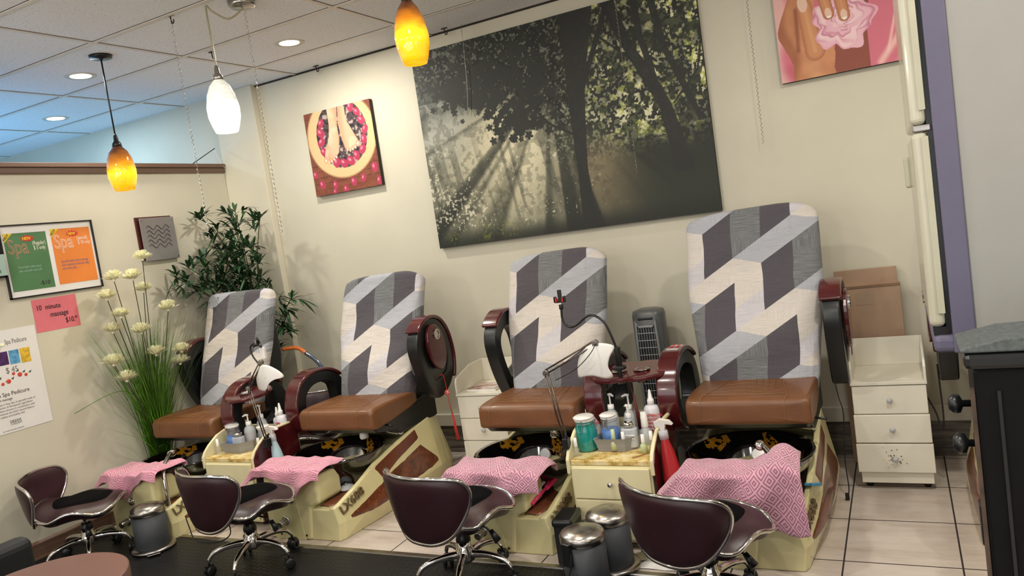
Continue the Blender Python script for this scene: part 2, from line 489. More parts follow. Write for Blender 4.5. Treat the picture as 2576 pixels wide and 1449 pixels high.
# brown cap on the half wall
m = MB(); m.bx(XL-.15, XL+.03, -2.5, YB-.06, 2.345, 2.375); m.bx(XL-.14, XL+.018, -2.5, YB-.06, 2.305, 2.345)
struct(m.build('trim_1', brownwood, bevel=.004))
m = MB(); m.bx(XL, XL+.016, -2.5, YB-.06, 0, .095); m.bx(XL, XL+.022, -2.5, YB-.06, .0, .016)
m.prism([(XL, .095), (XL+.012, .095), (XL, .11)], -2.5, YB-.06, 'y')
struct(m.build('baseboard_left', brownwood, bevel=.002))
# shallow pilaster in the corner
struct(MB().bx(XL+.001, -4.325, YB-.055, YB, 0, H).build('trim_2', column_m, bevel=.004))
m = MB(); m.bx(-4.325, XR, YB-.012, YB, 0, .2)
struct(m.build('trim_3', plankm))
struct(MB().bx(-4.325, XR, YB-.03, YB, .2, .285).build('baseboard_back', white_trim, bevel=.004))
# ceiling grid
m = MB()
xs = [-2.912*1.345+.0+1.2168*k for k in range(-4, 7)]
for x in xs:
    if XE < x < XR: m.bx(x-.012, x+.012, YF, YB, H-.006, H+.001)
ys = [2.66*1.345-.6118*k for k in range(-1, 13)]
for y in ys:
    if YF < y < YB-.02: m.bx(XE, XR, y-.012, y+.012, H-.0062, H+.001)
struct(m.build('trim_4', M('ceiling_grid_paint', 'ddd5cb', .5)))
m = MB()  # dark strips drawn as shadow lines beside the grid bars and along the wall
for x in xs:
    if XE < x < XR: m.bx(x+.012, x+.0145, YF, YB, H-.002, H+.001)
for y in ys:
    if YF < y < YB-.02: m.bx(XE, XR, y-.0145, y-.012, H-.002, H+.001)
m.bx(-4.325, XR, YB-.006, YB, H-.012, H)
struct(m.build('trim_shadow_5', M('painted_grid_shadow', '2c2724', .8)))

# downlights
def downlight(x, y, label, on=26, col=(1, .935, .83)):
    t = thing('ceiling_downlight', label, 'ceiling light', (x, y, H), group='recessed ceiling downlights')
    MB().lathe([(.062, -.001), (.09, -.004), (.095, 0)], n=32).build('trim_ring', MATS['white_trim'], t)
    MB().lathe([(.0001, -.003), (.062, -.003)], n=32, caps=False).build('lens', lens, t)
    l = bpy.data.lights.new('downlight_lamp', 'AREA'); l.shape = 'DISK'; l.size = .12; l.energy = on; l.color = col
    lo = bpy.data.objects.new('downlight_lamp', l); COL.objects.link(lo); lo.location = (x, y, H-.012)
    return t
DL = [(-4.6, 3.35, 'recessed downlight in the ceiling beside the black-corded amber pendant', 17, (1, .935, .83)),
      (-3.34, 3.92, 'recessed downlight in the ceiling nearest the back wall, right of the white pendant', 26, (1, .935, .83)),
      (-5.84, 3.97, 'recessed downlight in the blue-lit ceiling beyond the half wall', 14, (.55, .8, 1))]
for x, y, lb, e, c in DL: downlight(x, y, lb, e, c)
for i, (x, y, e) in enumerate([(-3.7, 1.7, 11), (-1.7, 2.35, 26), (.2, 2.6, 34), (-2.2, .6, 22), (-.4, .7, 22), (1.8, 3.0, 26)]):
    l = bpy.data.lights.new('room_lamp', 'AREA'); l.shape = 'DISK'; l.size = .16; l.energy = e; l.color = (1, .935, .83)
    lo = bpy.data.objects.new('room_lamp', l); COL.objects.link(lo); lo.location = (x, y, H-.012)
for i, (x, y, e) in enumerate([(-3.6, .3, 42), (-1.2, -.4, 46), (1.3, .8, 46), (-3.0, -2.4, 30)]):  # unseen point lamps without fixtures, added to brighten the ceiling
    l = bpy.data.lights.new('ceiling_fill_lamp', 'POINT'); l.energy = e; l.color = (1, .935, .83); l.shadow_soft_size = .09
    lo = bpy.data.objects.new('ceiling_fill_lamp', l); COL.objects.link(lo); lo.location = (x, y, 2.25)
# cool light of the next room, behind the half wall
l = bpy.data.lights.new('next_room_lamp', 'POINT'); l.energy = 78; l.color = (.18, .52, 1); l.shadow_soft_size = .25
lo = bpy.data.objects.new('next_room_lamp', l); COL.objects.link(lo); lo.location = (-6.6, 3.0, 1.75)

# ------------------------------------------------------------------ prints (vertex colour)
def canvas(name, label, cat, x0, x1, z0, z1, ypos, depth, nx, nz, fn, edge, R=None):
    t = thing(name, label, cat, ((x0+x1)/2, YB, z0))
    w, h = x1-x0, z1-z0
    MB().bx(-w/2, w/2, -depth, -.002, 0, h).build('stretcher', edge, t, bevel=.002)
    U, V = np.meshgrid(np.linspace(0, 1, nx), np.linspace(0, 1, nz))
    C = np.clip(fn(U, V, w/h), 0, 1)
    C = np.where(C <= .04045, C/12.92, ((C+.055)/1.055)**2.4)
    verts = np.stack([(U-.5)*w, np.full_like(U, -depth-.0012), V*h], -1).reshape(-1, 3)
    idx = np.arange(nx*nz).reshape(nz, nx)
    F = np.stack([idx[:-1, :-1], idx[:-1, 1:], idx[1:, 1:], idx[1:, :-1]], -1).reshape(-1, 4)
    me = bpy.data.meshes.new('printed_picture'); me.from_pydata(verts.tolist(), [], F.tolist())
    me.materials.append(printm)
    a = me.color_attributes.new('print', 'FLOAT_COLOR', 'POINT')
    a.data.foreach_set('color', np.concatenate([C.reshape(-1, 3), np.ones((nx*nz, 1))], 1).ravel())
    o = bpy.data.objects.new('printed_picture', me); COL.objects.link(o); o.parent = t
    return t
def hexc(h): return np.array([int(h[i:i+2], 16)/255 for i in (0, 2, 4)])
def inpoly(U, V, P):
    r = np.zeros(U.shape, bool); n = len(P)
    for i in range(n):
        x1, y1 = P[i]; x2, y2 = P[(i+1) % n]
        if y1 == y2: continue
        c = ((y1 > V) != (y2 > V)) & (U < (x2-x1)*(V-y1)/(y2-y1)+x1); r ^= c
    return r
def seg(U, V, a, b, asp=1):
    dx, dy = (b[0]-a[0])*asp, b[1]-a[1]; px, py = (U-a[0])*asp, V-a[1]
    t = np.clip((px*dx+py*dy)/(dx*dx+dy*dy+1e-9), 0, 1)
    return np.hypot(px-t*dx, py-t*dy), t
def ell(U, V, c, r, a=0, asp=1):
    x, y = (U-c[0])*asp, V-c[1]; ca, sa = math.cos(a), math.sin(a)
    return np.hypot((x*ca+y*sa)/(r[0]), (-x*sa+y*ca)/r[1])
def blend(C, m, col, a=1.):
    m = np.clip(np.asarray(m, float)*a, 0, 1)[..., None]; return C*(1-m)+np.asarray(col)*m
def vnoise(U, V, f, seed, asp=1.):
    g = np.random.default_rng(seed).random((int(f*1.2)+8, int(f*asp*1.2)*8+8))
    x, y = U*f*asp, V*f; xi, yi = x.astype(int), y.astype(int); fx, fy = x-xi, y-yi
    fx = fx*fx*(3-2*fx); fy = fy*fy*(3-2*fy)
    return (g[yi, xi]*(1-fx)+g[yi, xi+1]*fx)*(1-fy)+(g[yi+1, xi]*(1-fx)+g[yi+1, xi+1]*fx)*fy
def fbm(U, V, f, seed, asp=1., o=4):
    r = 0; a = .5; t = 0
    for i in range(o): r = r+a*vnoise(U, V, f*2**i, seed+i, asp); t += a; a *= .55
    return r/t
def sst(a, b, x): 
    t = np.clip((x-a)/(b-a), 0, 1); return t*t*(3-2*t)
def forest(U, V, asp):
    C = np.zeros(U.shape+(3,))+hexc('161a13')
    big = fbm(U, V, 5, 3, asp, 4); fine = fbm(U, V, 38, 11, asp, 3); fin2 = fbm(U, V, 95, 31, asp, 2)
    # hazy glow
    d = np.hypot((U-.33)*asp*1.0, (V-.42)*1.25)
    C = blend(C, np.exp(-(d/.42)**2), hexc('6f6d5a'), .65)
    d2 = np.hypot((U-.06)*asp*1.2, (V-.68)*1.7)
    C = blend(C, np.exp(-(d2/.3)**2), hexc('7f837c'), .6)
    # rays from a gap in the leaves
    cx, cy = .50, .74
    ang = np.arctan2(V-cy, (U-cx)*asp); rad = np.hypot((U-cx)*asp, V-cy)
    an = (ang+PI)/(2*PI)
    g = np.random.default_rng(9).random(400)
    def n1(f):
        x = an*f; i = x.astype(int); q = x-i; q = q*q*(3-2*q); return g[i % 400]*(1-q)+g[(i+1) % 400]*q
    rays = sst(.42, .8, n1(70)*.55+n1(150)*.3+n1(30)*.35)
    down = sst(.0, .12, -np.sin(ang))*sst(1.4, .25, rad)*sst(.1, .3, rad)
    side = sst(.95, .2, np.abs(ang+2.25)/1.25)
    C = blend(C, (rays*.95+.05)*down*side, hexc('ece3c0'), .95)
    side2 = np.exp(-((ang+1.15)/.32)**2)*down*sst(.3, .5, rad)
    C = blend(C, rays*side2, hexc('a8946f'), .8)
    side3 = np.exp(-((np.abs(ang)-2.95)/.3)**2)*sst(.35, .6, rad)
    C = blend(C, rays*side3, hexc('b3b5ab'), .7)
    # upper right sunlit foliage
    right = sst(.5, .72, U)*sst(.25, .5, V)
    sky = sst(.42, .62, fbm(U, V, 9, 51, asp, 3))
    C = blend(C, right*sst(.52, .62, fine)*(.6+.4*sky), hexc('b4bb62'), 1)
    C = blend(C, right*sst(.5, .58, fin2)*(.45+.55*sky), hexc('ebe8bf'), .9)
    C = blend(C, sst(.62, .8, U)*sst(.62, .95, V)*sst(.5, .7, big)*sst(.4, .6, fine), hexc('d7ccb0'), .7)
    C = blend(C, right*sst(.50, .44, fbm(U, V, 26, 71, asp, 3)), hexc('1c2414'), .8)
    # mid speckles low in the wood
    low = sst(.62, .35, V)*sst(.02, .1, V)*sst(.78, .5, U)
    C = blend(C, low*sst(.69, .72, fin2*.6+big*.4+.05), hexc('ece6cf'), .75)
    C = blend(C, low*sst(.5, .38, fine)*sst(.4, .6, big), hexc('2b2e25'), .3)
    mid = sst(.35, .5, U)*sst(.85, .5, U)*sst(.8, .5, V)*sst(.25, .5, V)
    C = blend(C, mid*sst(.56, .66, fin2), hexc('c6c8a8'), .7)
    # dark canopy, upper left and centre
    can = sst(.60, .86, V+.28*sst(.2, .5, U)*sst(.75, .5, U)+.08*(big-.5)*4-.02)*sst(.9, .6, U)
    C = blend(C, can*sst(.60, .42, fbm(U, V, 30, 91, asp, 3)), hexc('10130e'), .97)
    C = blend(C, can*sst(.60, .68, fin2), hexc('8a8f80'), .65)
    # dark lower right and bottom
    C = blend(C, sst(.58, .9, U)*sst(.45, .12, V), hexc('23291c'), .92)
    C = blend(C, sst(.1, .0, V), hexc('171b13'), .85)
    gl = .7*(np.exp(-((U-.07)/.02)**2)+np.exp(-((U-.2)/.03)**2)*.7+np.exp(-((U-.28)/.03)**2))*sst(.12, .03, V)*sst(0, .03, V)
    C = blend(C, gl*sst(.52, .6, fin2), hexc('8f9a2e'), .9)
    tv = vnoise(U*6+V*.6, V*.4, 7, 88, asp); C = blend(C, sst(.62, .8, tv)*sst(.6, .4, V)*sst(.05, .2, V)*sst(.6, .5, U), hexc('2e3028'), .35)
    C = blend(C, sst(.48, .40, fbm(U, V, 44, 97, asp, 3))*sst(.75, .6, U)*sst(.02, .2, V), hexc('1b1f17'), .22)
    return trees(U, V, asp, C)
def trees(U, V, asp, C):
    dk = hexc('1d1e1b')
    for P in ([(0.556, -.01), (0.609, -.01), (0.598, 0.286), (0.608, 0.451), (0.625, 0.685), (0.652, 0.82), (0.685, 1.022), (0.568, 1.067), (0.566, 0.849), (0.562, 0.611), (0.561, 0.463), (0.563, 0.276)],
              [(0.592, 0.603), (0.609, 0.598), (0.73, 0.971), (0.735, 1.02), (.715, 1.02), (0.713, 0.977)],
              [(0.88, 0.2), (0.94, 0.2), (0.891, 0.497), (0.853, 0.631), (0.793, 0.79), (0.748, 1.02), (0.70, 1.02), (0.755, 0.803), (0.804, 0.646), (0.853, 0.491)],
              [(0.84, 0.617), (0.858, 0.62), (0.83, 0.813), (0.822, 1.02), (0.80, 1.02), (0.808, 0.82)],
              [(0.967, 0.406), (0.98, 0.419), (0.936, 0.604), (0.9, 0.737), (0.87, 1.02), (0.846, 1.02), (0.878, 0.744), (0.917, 0.593)]):
        C = blend(C, inpoly(U, V, P), dk, .93)
    def br(L, w):
        nonlocal C
        for a, b in zip(L, L[1:]):
            d, t = seg(U, V, a, b, asp); C = blend(C, d < w, dk, .9)
    br([(0.573, 0.441), (0.482, 0.522), (0.435, 0.611), (0.385, 0.702)], .006)
    br([(0.352, 0.673), (0.234, 0.708), (0.162, 0.769)], .005)
    br([(0.573, .62), (.5, .78), (.44, .95)], .006); br([(.66, .9), (.8, .7), (.95, .62)], .005)
    br([(.56, .5), (.5, .62), (.47, .75)], .004); br([(.9, .5), (.98, .62), (1, .75)], .005)
    r = np.random.default_rng(21)
    # maple leaves in silhouette
    pts = [(0.16, .76), (.2, .72), (.25, .72), (.3, .66), (.35, .62), (.33, .55), (.4, .62), (.37, .52), (.42, .56), (.45, .66), (.28, .78), (.2, .83), (.38, .74), (.3, .84), (.4, .85), (.12, .78), (.46, .78)]
    nz, nx = U.shape
    for px, py in pts:
        for k in range(20):
            x, y = px+r.normal(0, .03), py+r.normal(0, .035); s = r.uniform(.012, .026); a0 = r.uniform(0, 6)
            i0, i1 = max(0, int((x-s*1.5)*nx)), min(nx, int((x+s*1.5)*nx)+2); j0, j1 = max(0, int((y-s*2)*nz)), min(nz, int((y+s*2)*nz)+2)
            if i1 <= i0 or j1 <= j0: continue
            u, v = U[j0:j1, i0:i1], V[j0:j1, i0:i1]
            an = np.arctan2(v-y, (u-x)*asp)-a0; rr = np.hypot((u-x)*asp, v-y)
            C[j0:j1, i0:i1] = blend(C[j0:j1, i0:i1], rr < s*(.55+.5*np.abs(np.cos(an*2.5))), hexc('22251f'), .93)
    return C
canvas('forest_canvas', 'large landscape canvas of dark trees with sun rays on the back wall', 'wall picture', -2.86, -.913, 1.475, 2.81, YB, .035, 700, 480, forest, M('canvas_edge_dark', '10120f', .6))
def feet(U, V, asp):
    C = np.zeros(U.shape+(3,))+hexc('743c28')
    C = blend(C, (np.abs((V*14) % 1-.5) > .44), hexc('4c2216'), .8)
    C = blend(C, fbm(U, V, 20, 5, asp) > .5, hexc('9c5a3e'), .3)
    r = np.random.default_rng(4)
    def petal(x, y, s, a):
        nonlocal C
        e = ell(U, V, (x, y), (s*.75, s), a); C = blend(C, e < 1, hexc('a8304f'));
        e2 = ell(U, V, (x-.2*s, y+.25*s), (s*.35, s*.6), a); C = blend(C, sst(1, .1, e2)*(e < 1), hexc('f0a9b8'), .85)
    for x, y, s in ((.12, .13, .055), (.32, .1, .05), (.6, .1, .055), (.75, .12, .05), (.93, .22, .06), (.3, .02, .04), (.47, .03, .05), (.97, .06, .05), (.04, .26, .05)): petal(x, y, s, r.uniform(-.4, .4))
    e = ell(U, V, (.52, .66), (.52, .50))
    C = blend(C, e < 1, hexc('d9b98a')); C = blend(C, (np.abs((e*22) % 1-.5) > .4)*(e < 1)*(e > .7), hexc('b8935f'), .5)
    C = blend(C, (e < 1)*(e > .97), hexc('8f6c44'), .6)
    e = ell(U, V, (.53, .68), (.38, .40)); w = e < 1
    C = blend(C, w, hexc('4a3b3d')); nn = fbm(U, V, 24, 8, asp, 2)
    C = blend(C, w*(nn > .66), hexc('a8978f')); C = blend(C, w*(nn < .4), hexc('1c1a22'))
    for k in range(19):
        a = -2.0+k/19*2*PI; rr = r.uniform(.86, .97)
        x, y = .53+.36*rr*math.cos(a), .68+.38*rr*math.sin(a)
        if y < 1.05 and not (.3 < x < .62 and y > .8): petal(x, y, r.uniform(.05, .068), r.uniform(-1, 1))
    sk, sh = hexc('e2ab8b'), hexc('b06f52')
    nz_ = fbm(U, V, 6, 44, asp, 2)
    for P, toes, cx in (([(.36, 1.02), (.52, 1.02), (.48, .78), (.485, .62), (.45, .47), (.40, .43), (.26, .39), (.22, .42), (.25, .52), (.33, .66), (.36, .8)], [(.235, .41, .026), (.28, .385, .020), (.32, .395, .019), (.36, .41, .018), (.40, .43, .017)], .37),
                    ([(.53, 1.02), (.62, 1.02), (.63, .82), (.70, .68), (.76, .56), (.72, .50), (.62, .47), (.55, .50), (.52, .62), (.50, .8)], [(.745, .53, .026), (.70, .50, .020), (.66, .485, .019), (.62, .475, .018), (.58, .485, .017)], .62)):
        w = inpoly(U, V, P); C = blend(C, w, sk)
        C = blend(C, w*sst(.03, .11, np.abs(U-cx-.02)), sh, .35); C = blend(C, w*sst(.45, .6, nz_), hexc('f0c6a8'), .5)
        for x, y, q in toes:
            e = ell(U, V, (x, y), (q, q*1.5)); C = blend(C, e < 1, sk); C = blend(C, (e < 1)*(e > .72), sh, .5)
            e = ell(U, V, (x, y-.008), (q*.5, q*.55)); C = blend(C, e < 1, hexc('f3d3c4'))
    return C
canvas('feet_canvas', 'small square canvas of feet in a wooden bowl with rose petals', 'wall picture', -3.87, -3.26, 1.985, 2.598, YB, .035, 210, 210, feet, M('canvas_edge_brown', '22120e', .6))
def hands(U, V, asp):
    C = np.zeros(U.shape+(3,))+hexc('d06e80')
    C = blend(C, sst(.45, .62, fbm(U, V, 3, 15, asp, 3)), hexc('b84d64'), .5)
    C = blend(C, sst(.10, .0, U-.02+.05*np.sin(V*8)), hexc('ead9c4'), .6)
    for a, b, w in (((.8, .02), (1.02, .3), .05), ((.86, .1), (.98, .55), .02), ((.95, -.05), (1.1, .2), .08)):
        d, t = seg(U, V, a, b); C = blend(C, sst(w, 0, d), hexc('f1c6bb'), .85)
    sk, sh, hi = hexc('c98a5e'), hexc('8a4a30'), hexc('dba478')
    nn = fbm(U, V, 5, 61, asp, 3)
    C = blend(C, inpoly(U, V, [(.40, -.02), (.72, -.02), (.72, .3), (.80, .98), (.62, .98), (.5, .4)]), hexc('8b4736'))
    P = [(.13, -.02), (.11, .14), (.05, .30), (.01, .40), (.03, .50), (.10, .66), (.16, .80), (.16, .98), (.40, .98), (.34, .70), (.32, .50), (.34, .36), (.45, .22), (.44, .06), (.42, -.02)]
    w = inpoly(U, V, sm2(P, 4)); C = blend(C, w, sk)
    C = blend(C, w*sst(.16, .08, U-.05*np.sin(V*9)), sh, .55)
    C = blend(C, w*sst(.12, .0, np.abs(U-.26+.1*(V-.2)))*sst(.45, .2, V), hi, .6); C = blend(C, w*sst(.5, .7, nn), sh, .2)
    d, t_ = seg(U, V, (.165, .25), (.175, .60)); C = blend(C, w*(sst(.03, .0, d)), sh, .8)
    d, t_ = seg(U, V, (.30, .22), (.245, .62)); ww = .082-.022*t_
    C = blend(C, d < ww, sk); C = blend(C, (d < ww)*sst(.5, 1, d/ww), sh, .45); C = blend(C, sst(.03, 0, d), hi, .6)
    # rose
    c0 = (.52, .42)
    R_ = np.hypot(U-c0[0]-.02, (V-c0[1]))
    ang = np.arctan2(V-c0[1], U-c0[0])
    edge = .235+.03*np.sin(ang*5+1)+.015*np.sin(ang*11)
    C = blend(C, R_ < edge, hexc('e3a9bb'))
    for k in range(9, 0, -1):
        rk = edge*k/9.; ox, oy = .012*math.sin(k*2.1), .012*math.cos(k*1.7)+.012*(9-k)*.4
        rr = np.hypot(U-c0[0]-.02-ox, V-c0[1]-oy)/(rk*(1+.12*np.sin(ang*(3+k % 3)+k*1.9)))
        C = blend(C, (rr < 1)*(R_ < edge), hexc('e9b6c4') if k % 2 else hexc('f0cdd2'))
        C = blend(C, (rr < 1)*sst(.82, 1., rr)*(R_ < edge)*(.5+.5*np.sin(ang*2+k)), hexc('b8607e'), .75)
    C = blend(C, sst(.1, .3, V-.45)*(R_ < edge), hexc('c97c9c'), .5)
    for a, b, w_ in (((.36, .90), (.435, .50), .050), ((.50, .90), (.555, .46), .052), ((.66, .95), (.66, .62), .05)):
        d, t_ = seg(U, V, a, b); ww = w_*(1.15-.25*t_)
        C = blend(C, d < ww, sk); C = blend(C, (d < ww)*sst(.45, 1, d/ww), sh, .5); C = blend(C, (d < ww)*sst(.3, 0, d/ww), hi, .5)
        dx, dy = b[0]-a[0], b[1]-a[1]; L = math.hypot(dx, dy); e = ell(U, V, (b[0]-dx/L*.012, b[1]-dy/L*.012), (.026, .045), math.atan2(dy, dx)-PI/2)
        C = blend(C, e < 1, hexc('e6c0ab')); C = blend(C, (e < 1)*(V < b[1]-.012), hexc('f8f1ea'))
    e = ell(U, V, (.235, .635), (.040, .070), .1); C = blend(C, e < 1, hexc('e3bea8')); C = blend(C, (e < 1)*(V > .68), hexc('f5ece4'))
    return C
canvas('hands_canvas', 'square canvas of hands holding a pink rose, high on the wall by the tall appliance', 'wall picture', -.505, .115, 2.12, 2.74, YB, .045, 230, 230, hands, M('canvas_edge_black', '0d0b0b', .6))
# ------------------------------------------------------------------ pedicure chair (local: x right, y back, origin front centre on floor)
ST = [(0, .235, .245, .225, .185, .178), (.04, .25, .262, .24, .2, .182), (.2, .262, .292, .262, .262, .19), (.35, .272, .312, .27, .322, .22), (.6, .285, .325, .275, .372, .3),
      (.95, .285, .322, .262, .42, .40), (1.08, .272, .30, .235, .41, .40), (1.16, .255, .275, .21, .2, .2)]
def st_at(y):
    for a, b in zip(ST, ST[1:]):
        if y <= b[0]:
            t = (y-a[0])/(b[0]-a[0]); return [p*(1-t)+q*t for p, q in zip(a, b)]
    return list(ST[-1])
def sidex(y, z):
    _, wb, wm, wt, ze, zs = st_at(y)
    if z < .1: return wb+(wm-wb)*z/.1
    t = (z-.1)/(ze-.1); return wm+(wt-wm)*t
def side_panel(lo, hi, n=14, off=.003):
    """lo, hi: functions giving (y,z) along the panel for t in 0..1"""
    mb = MB()
    def f(u, v):
        a, b = lo(u), hi(u); y = a[0]*(1-v)+b[0]*v; z = a[1]*(1-v)+b[1]*v
        e = off if 0.02 < u < .98 and .02 < v < .98 else -.004
        return (sidex(y, z)+e, y, z)
    mb.grid(n, 6, f); return mb
def pl(P):
    def f(t):
        x = t*(len(P)-1); i = min(int(x), len(P)-2); q = x-i
        return (P[i][0]*(1-q)+P[i+1][0]*q, P[i][1]*(1-q)+P[i+1][1]*q)
    return f
ARM_O = sm2([(.0, -.10), (-.01, .0), (.05, .12), (.18, .185), (.34, .185), (.45, .12), (.49, 0), (.45, -.12), (.36, -.175), (.2, -.17), (.07, -.14)], 5)
def scale_loop(P, dx, dy, c=(.25, 0)):
    w, h = .25, .18
    return [(c[0]+(a-c[0])*(1-dx/w), c[1]+(b-c[1])*(1-dy/h)) for a, b in P]
ARM_I = scale_loop(ARM_O, .085, .065)
ARM_I = [(a if a > .12 else .12+(a-.12)*.4, b) for a, b in ARM_I]
def arm(parent, side, raised, solid=False, tray=True, panel=False):
    """side -1 left, +1 right; pivot beside the back of the seat"""
    px, py, pz = side*.375, .93, .618
    if raised and side < 0: px = -.35
    if raised: py, pz = .99, .58
    an = math.radians(77 if raised else 0)
    e = bpy.data.objects.new('armrest', None)
    def T(p):   # p: (x, L, T)
        L, t = p.y, p.z
        fy, fz = -L, t                          # down pose: forward = -y
        c, s = math.cos(an), math.sin(an)
        y = fy*c+fz*s; z = -fy*s+fz*c
        return Vector((px+p.x, py+y, pz+z))
    m = MB(); m.ring(ARM_O, ARM_I, -.04, .04, T=T, sm=True)
    if solid: m.ring(scale_loop(ARM_O, .05, .04), [(a*.02+.25, b*.02) for a, b in ARM_O], side*.0, side*.03, T=T)
    body = m.build('armrest', blackpl, parent, bevel=.008, wn=True)
    k = len(ARM_O); i0 = next(i for i, p in enumerate(ARM_O) if p[0] > .04 and p[1] > .1)
    i1 = max(i for i, p in enumerate(ARM_O) if p[0] > .30 and p[1] < -.1)
    if raised: i1 = max(i for i, p in enumerate(ARM_O) if p[0] > .47)+3
    outer = scale_loop(ARM_O, -.022, -.02)[i0:i1]; inner = ARM_O[i0:i1]
    m = MB(); m.ring(outer, [(a*.995+.001, b*.99) for a, b in inner], -.052, .052, closed=False, T=T, sm=True)
    m.build('wood_band', mahog, body, bevel=.01, seg=3, wn=True)
    # swing-out tray with a cup ring
    if tray:
        if raised:
            O = [(.31+.15*math.cos(a)*(1+.0*math.cos(a)), .0+.095*math.sin(a)) for a in [2*PI*i/28 for i in range(28)]]
            x = side*.058
            m = MB(); m.prism(O, x-.012, x+.012, T=T); tr = m.build('side_tray', mahog, body, bevel=.006)
            m = MB(); cc = [(.385+.034*math.cos(a), .02+.034*math.sin(a)) for a in [2*PI*i/24 for i in range(24)]]
            ci = [(.385+.027*math.cos(a), .02+.027*math.sin(a)) for a in [2*PI*i/24 for i in range(24)]]
            m.ring(cc, ci, x+side*.010, x+side*.02, T=T); m.prism(ci, x+side*.002, x+side*.0135, T=T)
            m.build('cup_holder', chrome, tr)
        else:
            cx, cy, cz = px+side*.13, py-.42, pz+.135
            m = MB(); n = 30; P = []
            for i in range(n):
                a = 2*PI*i/n; P.append((cx+.15*math.cos(a), cy+.12*math.sin(a)+.02*math.cos(a)))
            m.prism(P, cz-.012, cz+.01, 'z', T=lambda p: Vector((p.x, p.y, p.z+(p.y-cy)*.16))); tr = m.build('side_tray', mahog, body, bevel=.006)
            m = MB(); c = (cx-side*.0, cy-.02, cz)
            m.lathe([(.030, -.05), (.032, .010), (.042, .013), (.042, .016), (.030, .016), (.028, .01), (.026, -.045), (.0001, -.046)], c, 28)
            m.build('cup_holder', chrome, tr)
    if panel:
        m = MB(); L = .2
        def Q(u, v): 
            return T(Vector((u, v, .208)))
        P = [T(Vector((a, b, .2075-.0*b))) for a, b in ((-.03, .2), (.03, .2), (.03, .32), (-.03, .32))]
        P2 = [p+Vector((0, 0, .006)) for p in P]
        m.add(P+P2, [(0, 1, 2, 3), (4, 5, 6, 7), (0, 1, 5, 4), (1, 2, 6, 5), (2, 3, 7, 6), (3, 0, 4, 7)], False)
        m.build('control_panel', ltgrey, body)
        m = MB()
        for i in range(3):
            for j in range(2):
                p = T(Vector((-.016+.03*j, .215+.035*i, .2145))); m.lathe([(.007, 0), (.006, .003), (.0001, .0032)], p, 10)
        m.build('button', redink, body)
    if raised:
        m = MB(); m.cyl(T(Vector((side*.042, .41, .05))), T(Vector((side*.05, .41, .05))), .008); m.build('bolt', chrome, body)
    return body
def back_pad(parent, top, wtop, pat=(0, 0), name='back_cover'):
    """covered back rest: leans back"""
    y0, z0, y1, z1 = .80, .56, 1.09, top
    def prof(t): # half width
        wb_ = wtop*.43-.012*(1-sst_(0, .12, t)); return wb_+(wtop/2-wb_)*sst_(.05, .6, t)-.02*sst_(.93, 1, t)
    L = math.hypot(y1-y0, z1-z0); dy, dz = (y1-y0)/L, (z1-z0)/L
    nrm = Vector((0, -dz, dy))
    nu, nv = 44, 44; m = MB(); rr = random.Random(int(top*1000)+int(wtop*10000)); ph = rr.uniform(0, 6)
    th = .075
    def f(u, v):
        # u wraps right round the cushion: superellipse section; v goes up
        a = u*2*PI; c, s = math.cos(a), math.sin(a)
        ex = .38
        sx = math.copysign(abs(c)**ex, c); sy = math.copysign(abs(s)**.75, s)
        capt = min(1, max(0, v)); k = 1.0; kt = 1.0
        if capt > .955:
            q = (capt-.955)/.045; k = 1-.05*q*q-.05*q**6; kt = math.sqrt(max(.0, 1-q**3))
        wob = .006*math.sin(9*capt+3*a+ph)+.004*math.sin(23*capt+ph+a*5)*(1-capt*.5)
        if capt < .3: wob += .012*(1-capt/.3)*math.sin(26*c+ph)*abs(c)
        x = prof(capt)*sx*k
        n = (th*(1.05-.25*capt)+wob+.03*math.sin(PI*min(1, capt/.45))*.5)*sy*kt*1.0
        sag = .012*(c*c)*(capt > .9)*-1
        p = Vector((x, y0+dy*L*capt, z0+dz*L*capt+sag+.012*sy*0))+nrm*n
        if capt > .9: p.z += .012*math.sin(3.2*c+ph)*(capt-.9)*8
        return p
    def uvf(u, v):
        p = f(u, v); return (p.x+pat[0], p.z-z1+(.03 if top > 1.42 else .0)+.71+pat[1])
    m.grid(nu+1, nv, f, uvf)
    # close the top
    o = len(m.v)-(nu+1)
    topv = [m.v[o+i] for i in range(nu)]; c = tuple(sum(p[k] for p in topv)/nu for k in range(3))
    ci = m.add([c], [], True); m.uv[ci] = (0, .71)
    for i in range(nu): m.f.append((o+i, o+i+1, ci)); m.mi.append(0); m.sm.append(True)
    return m.build(name, coverm, parent, sub=1)
def sst_(a, b, x):
    t = min(1, max(0, (x-a)/(b-a))); return t*t*(3-2*t)
TRAYS = {}
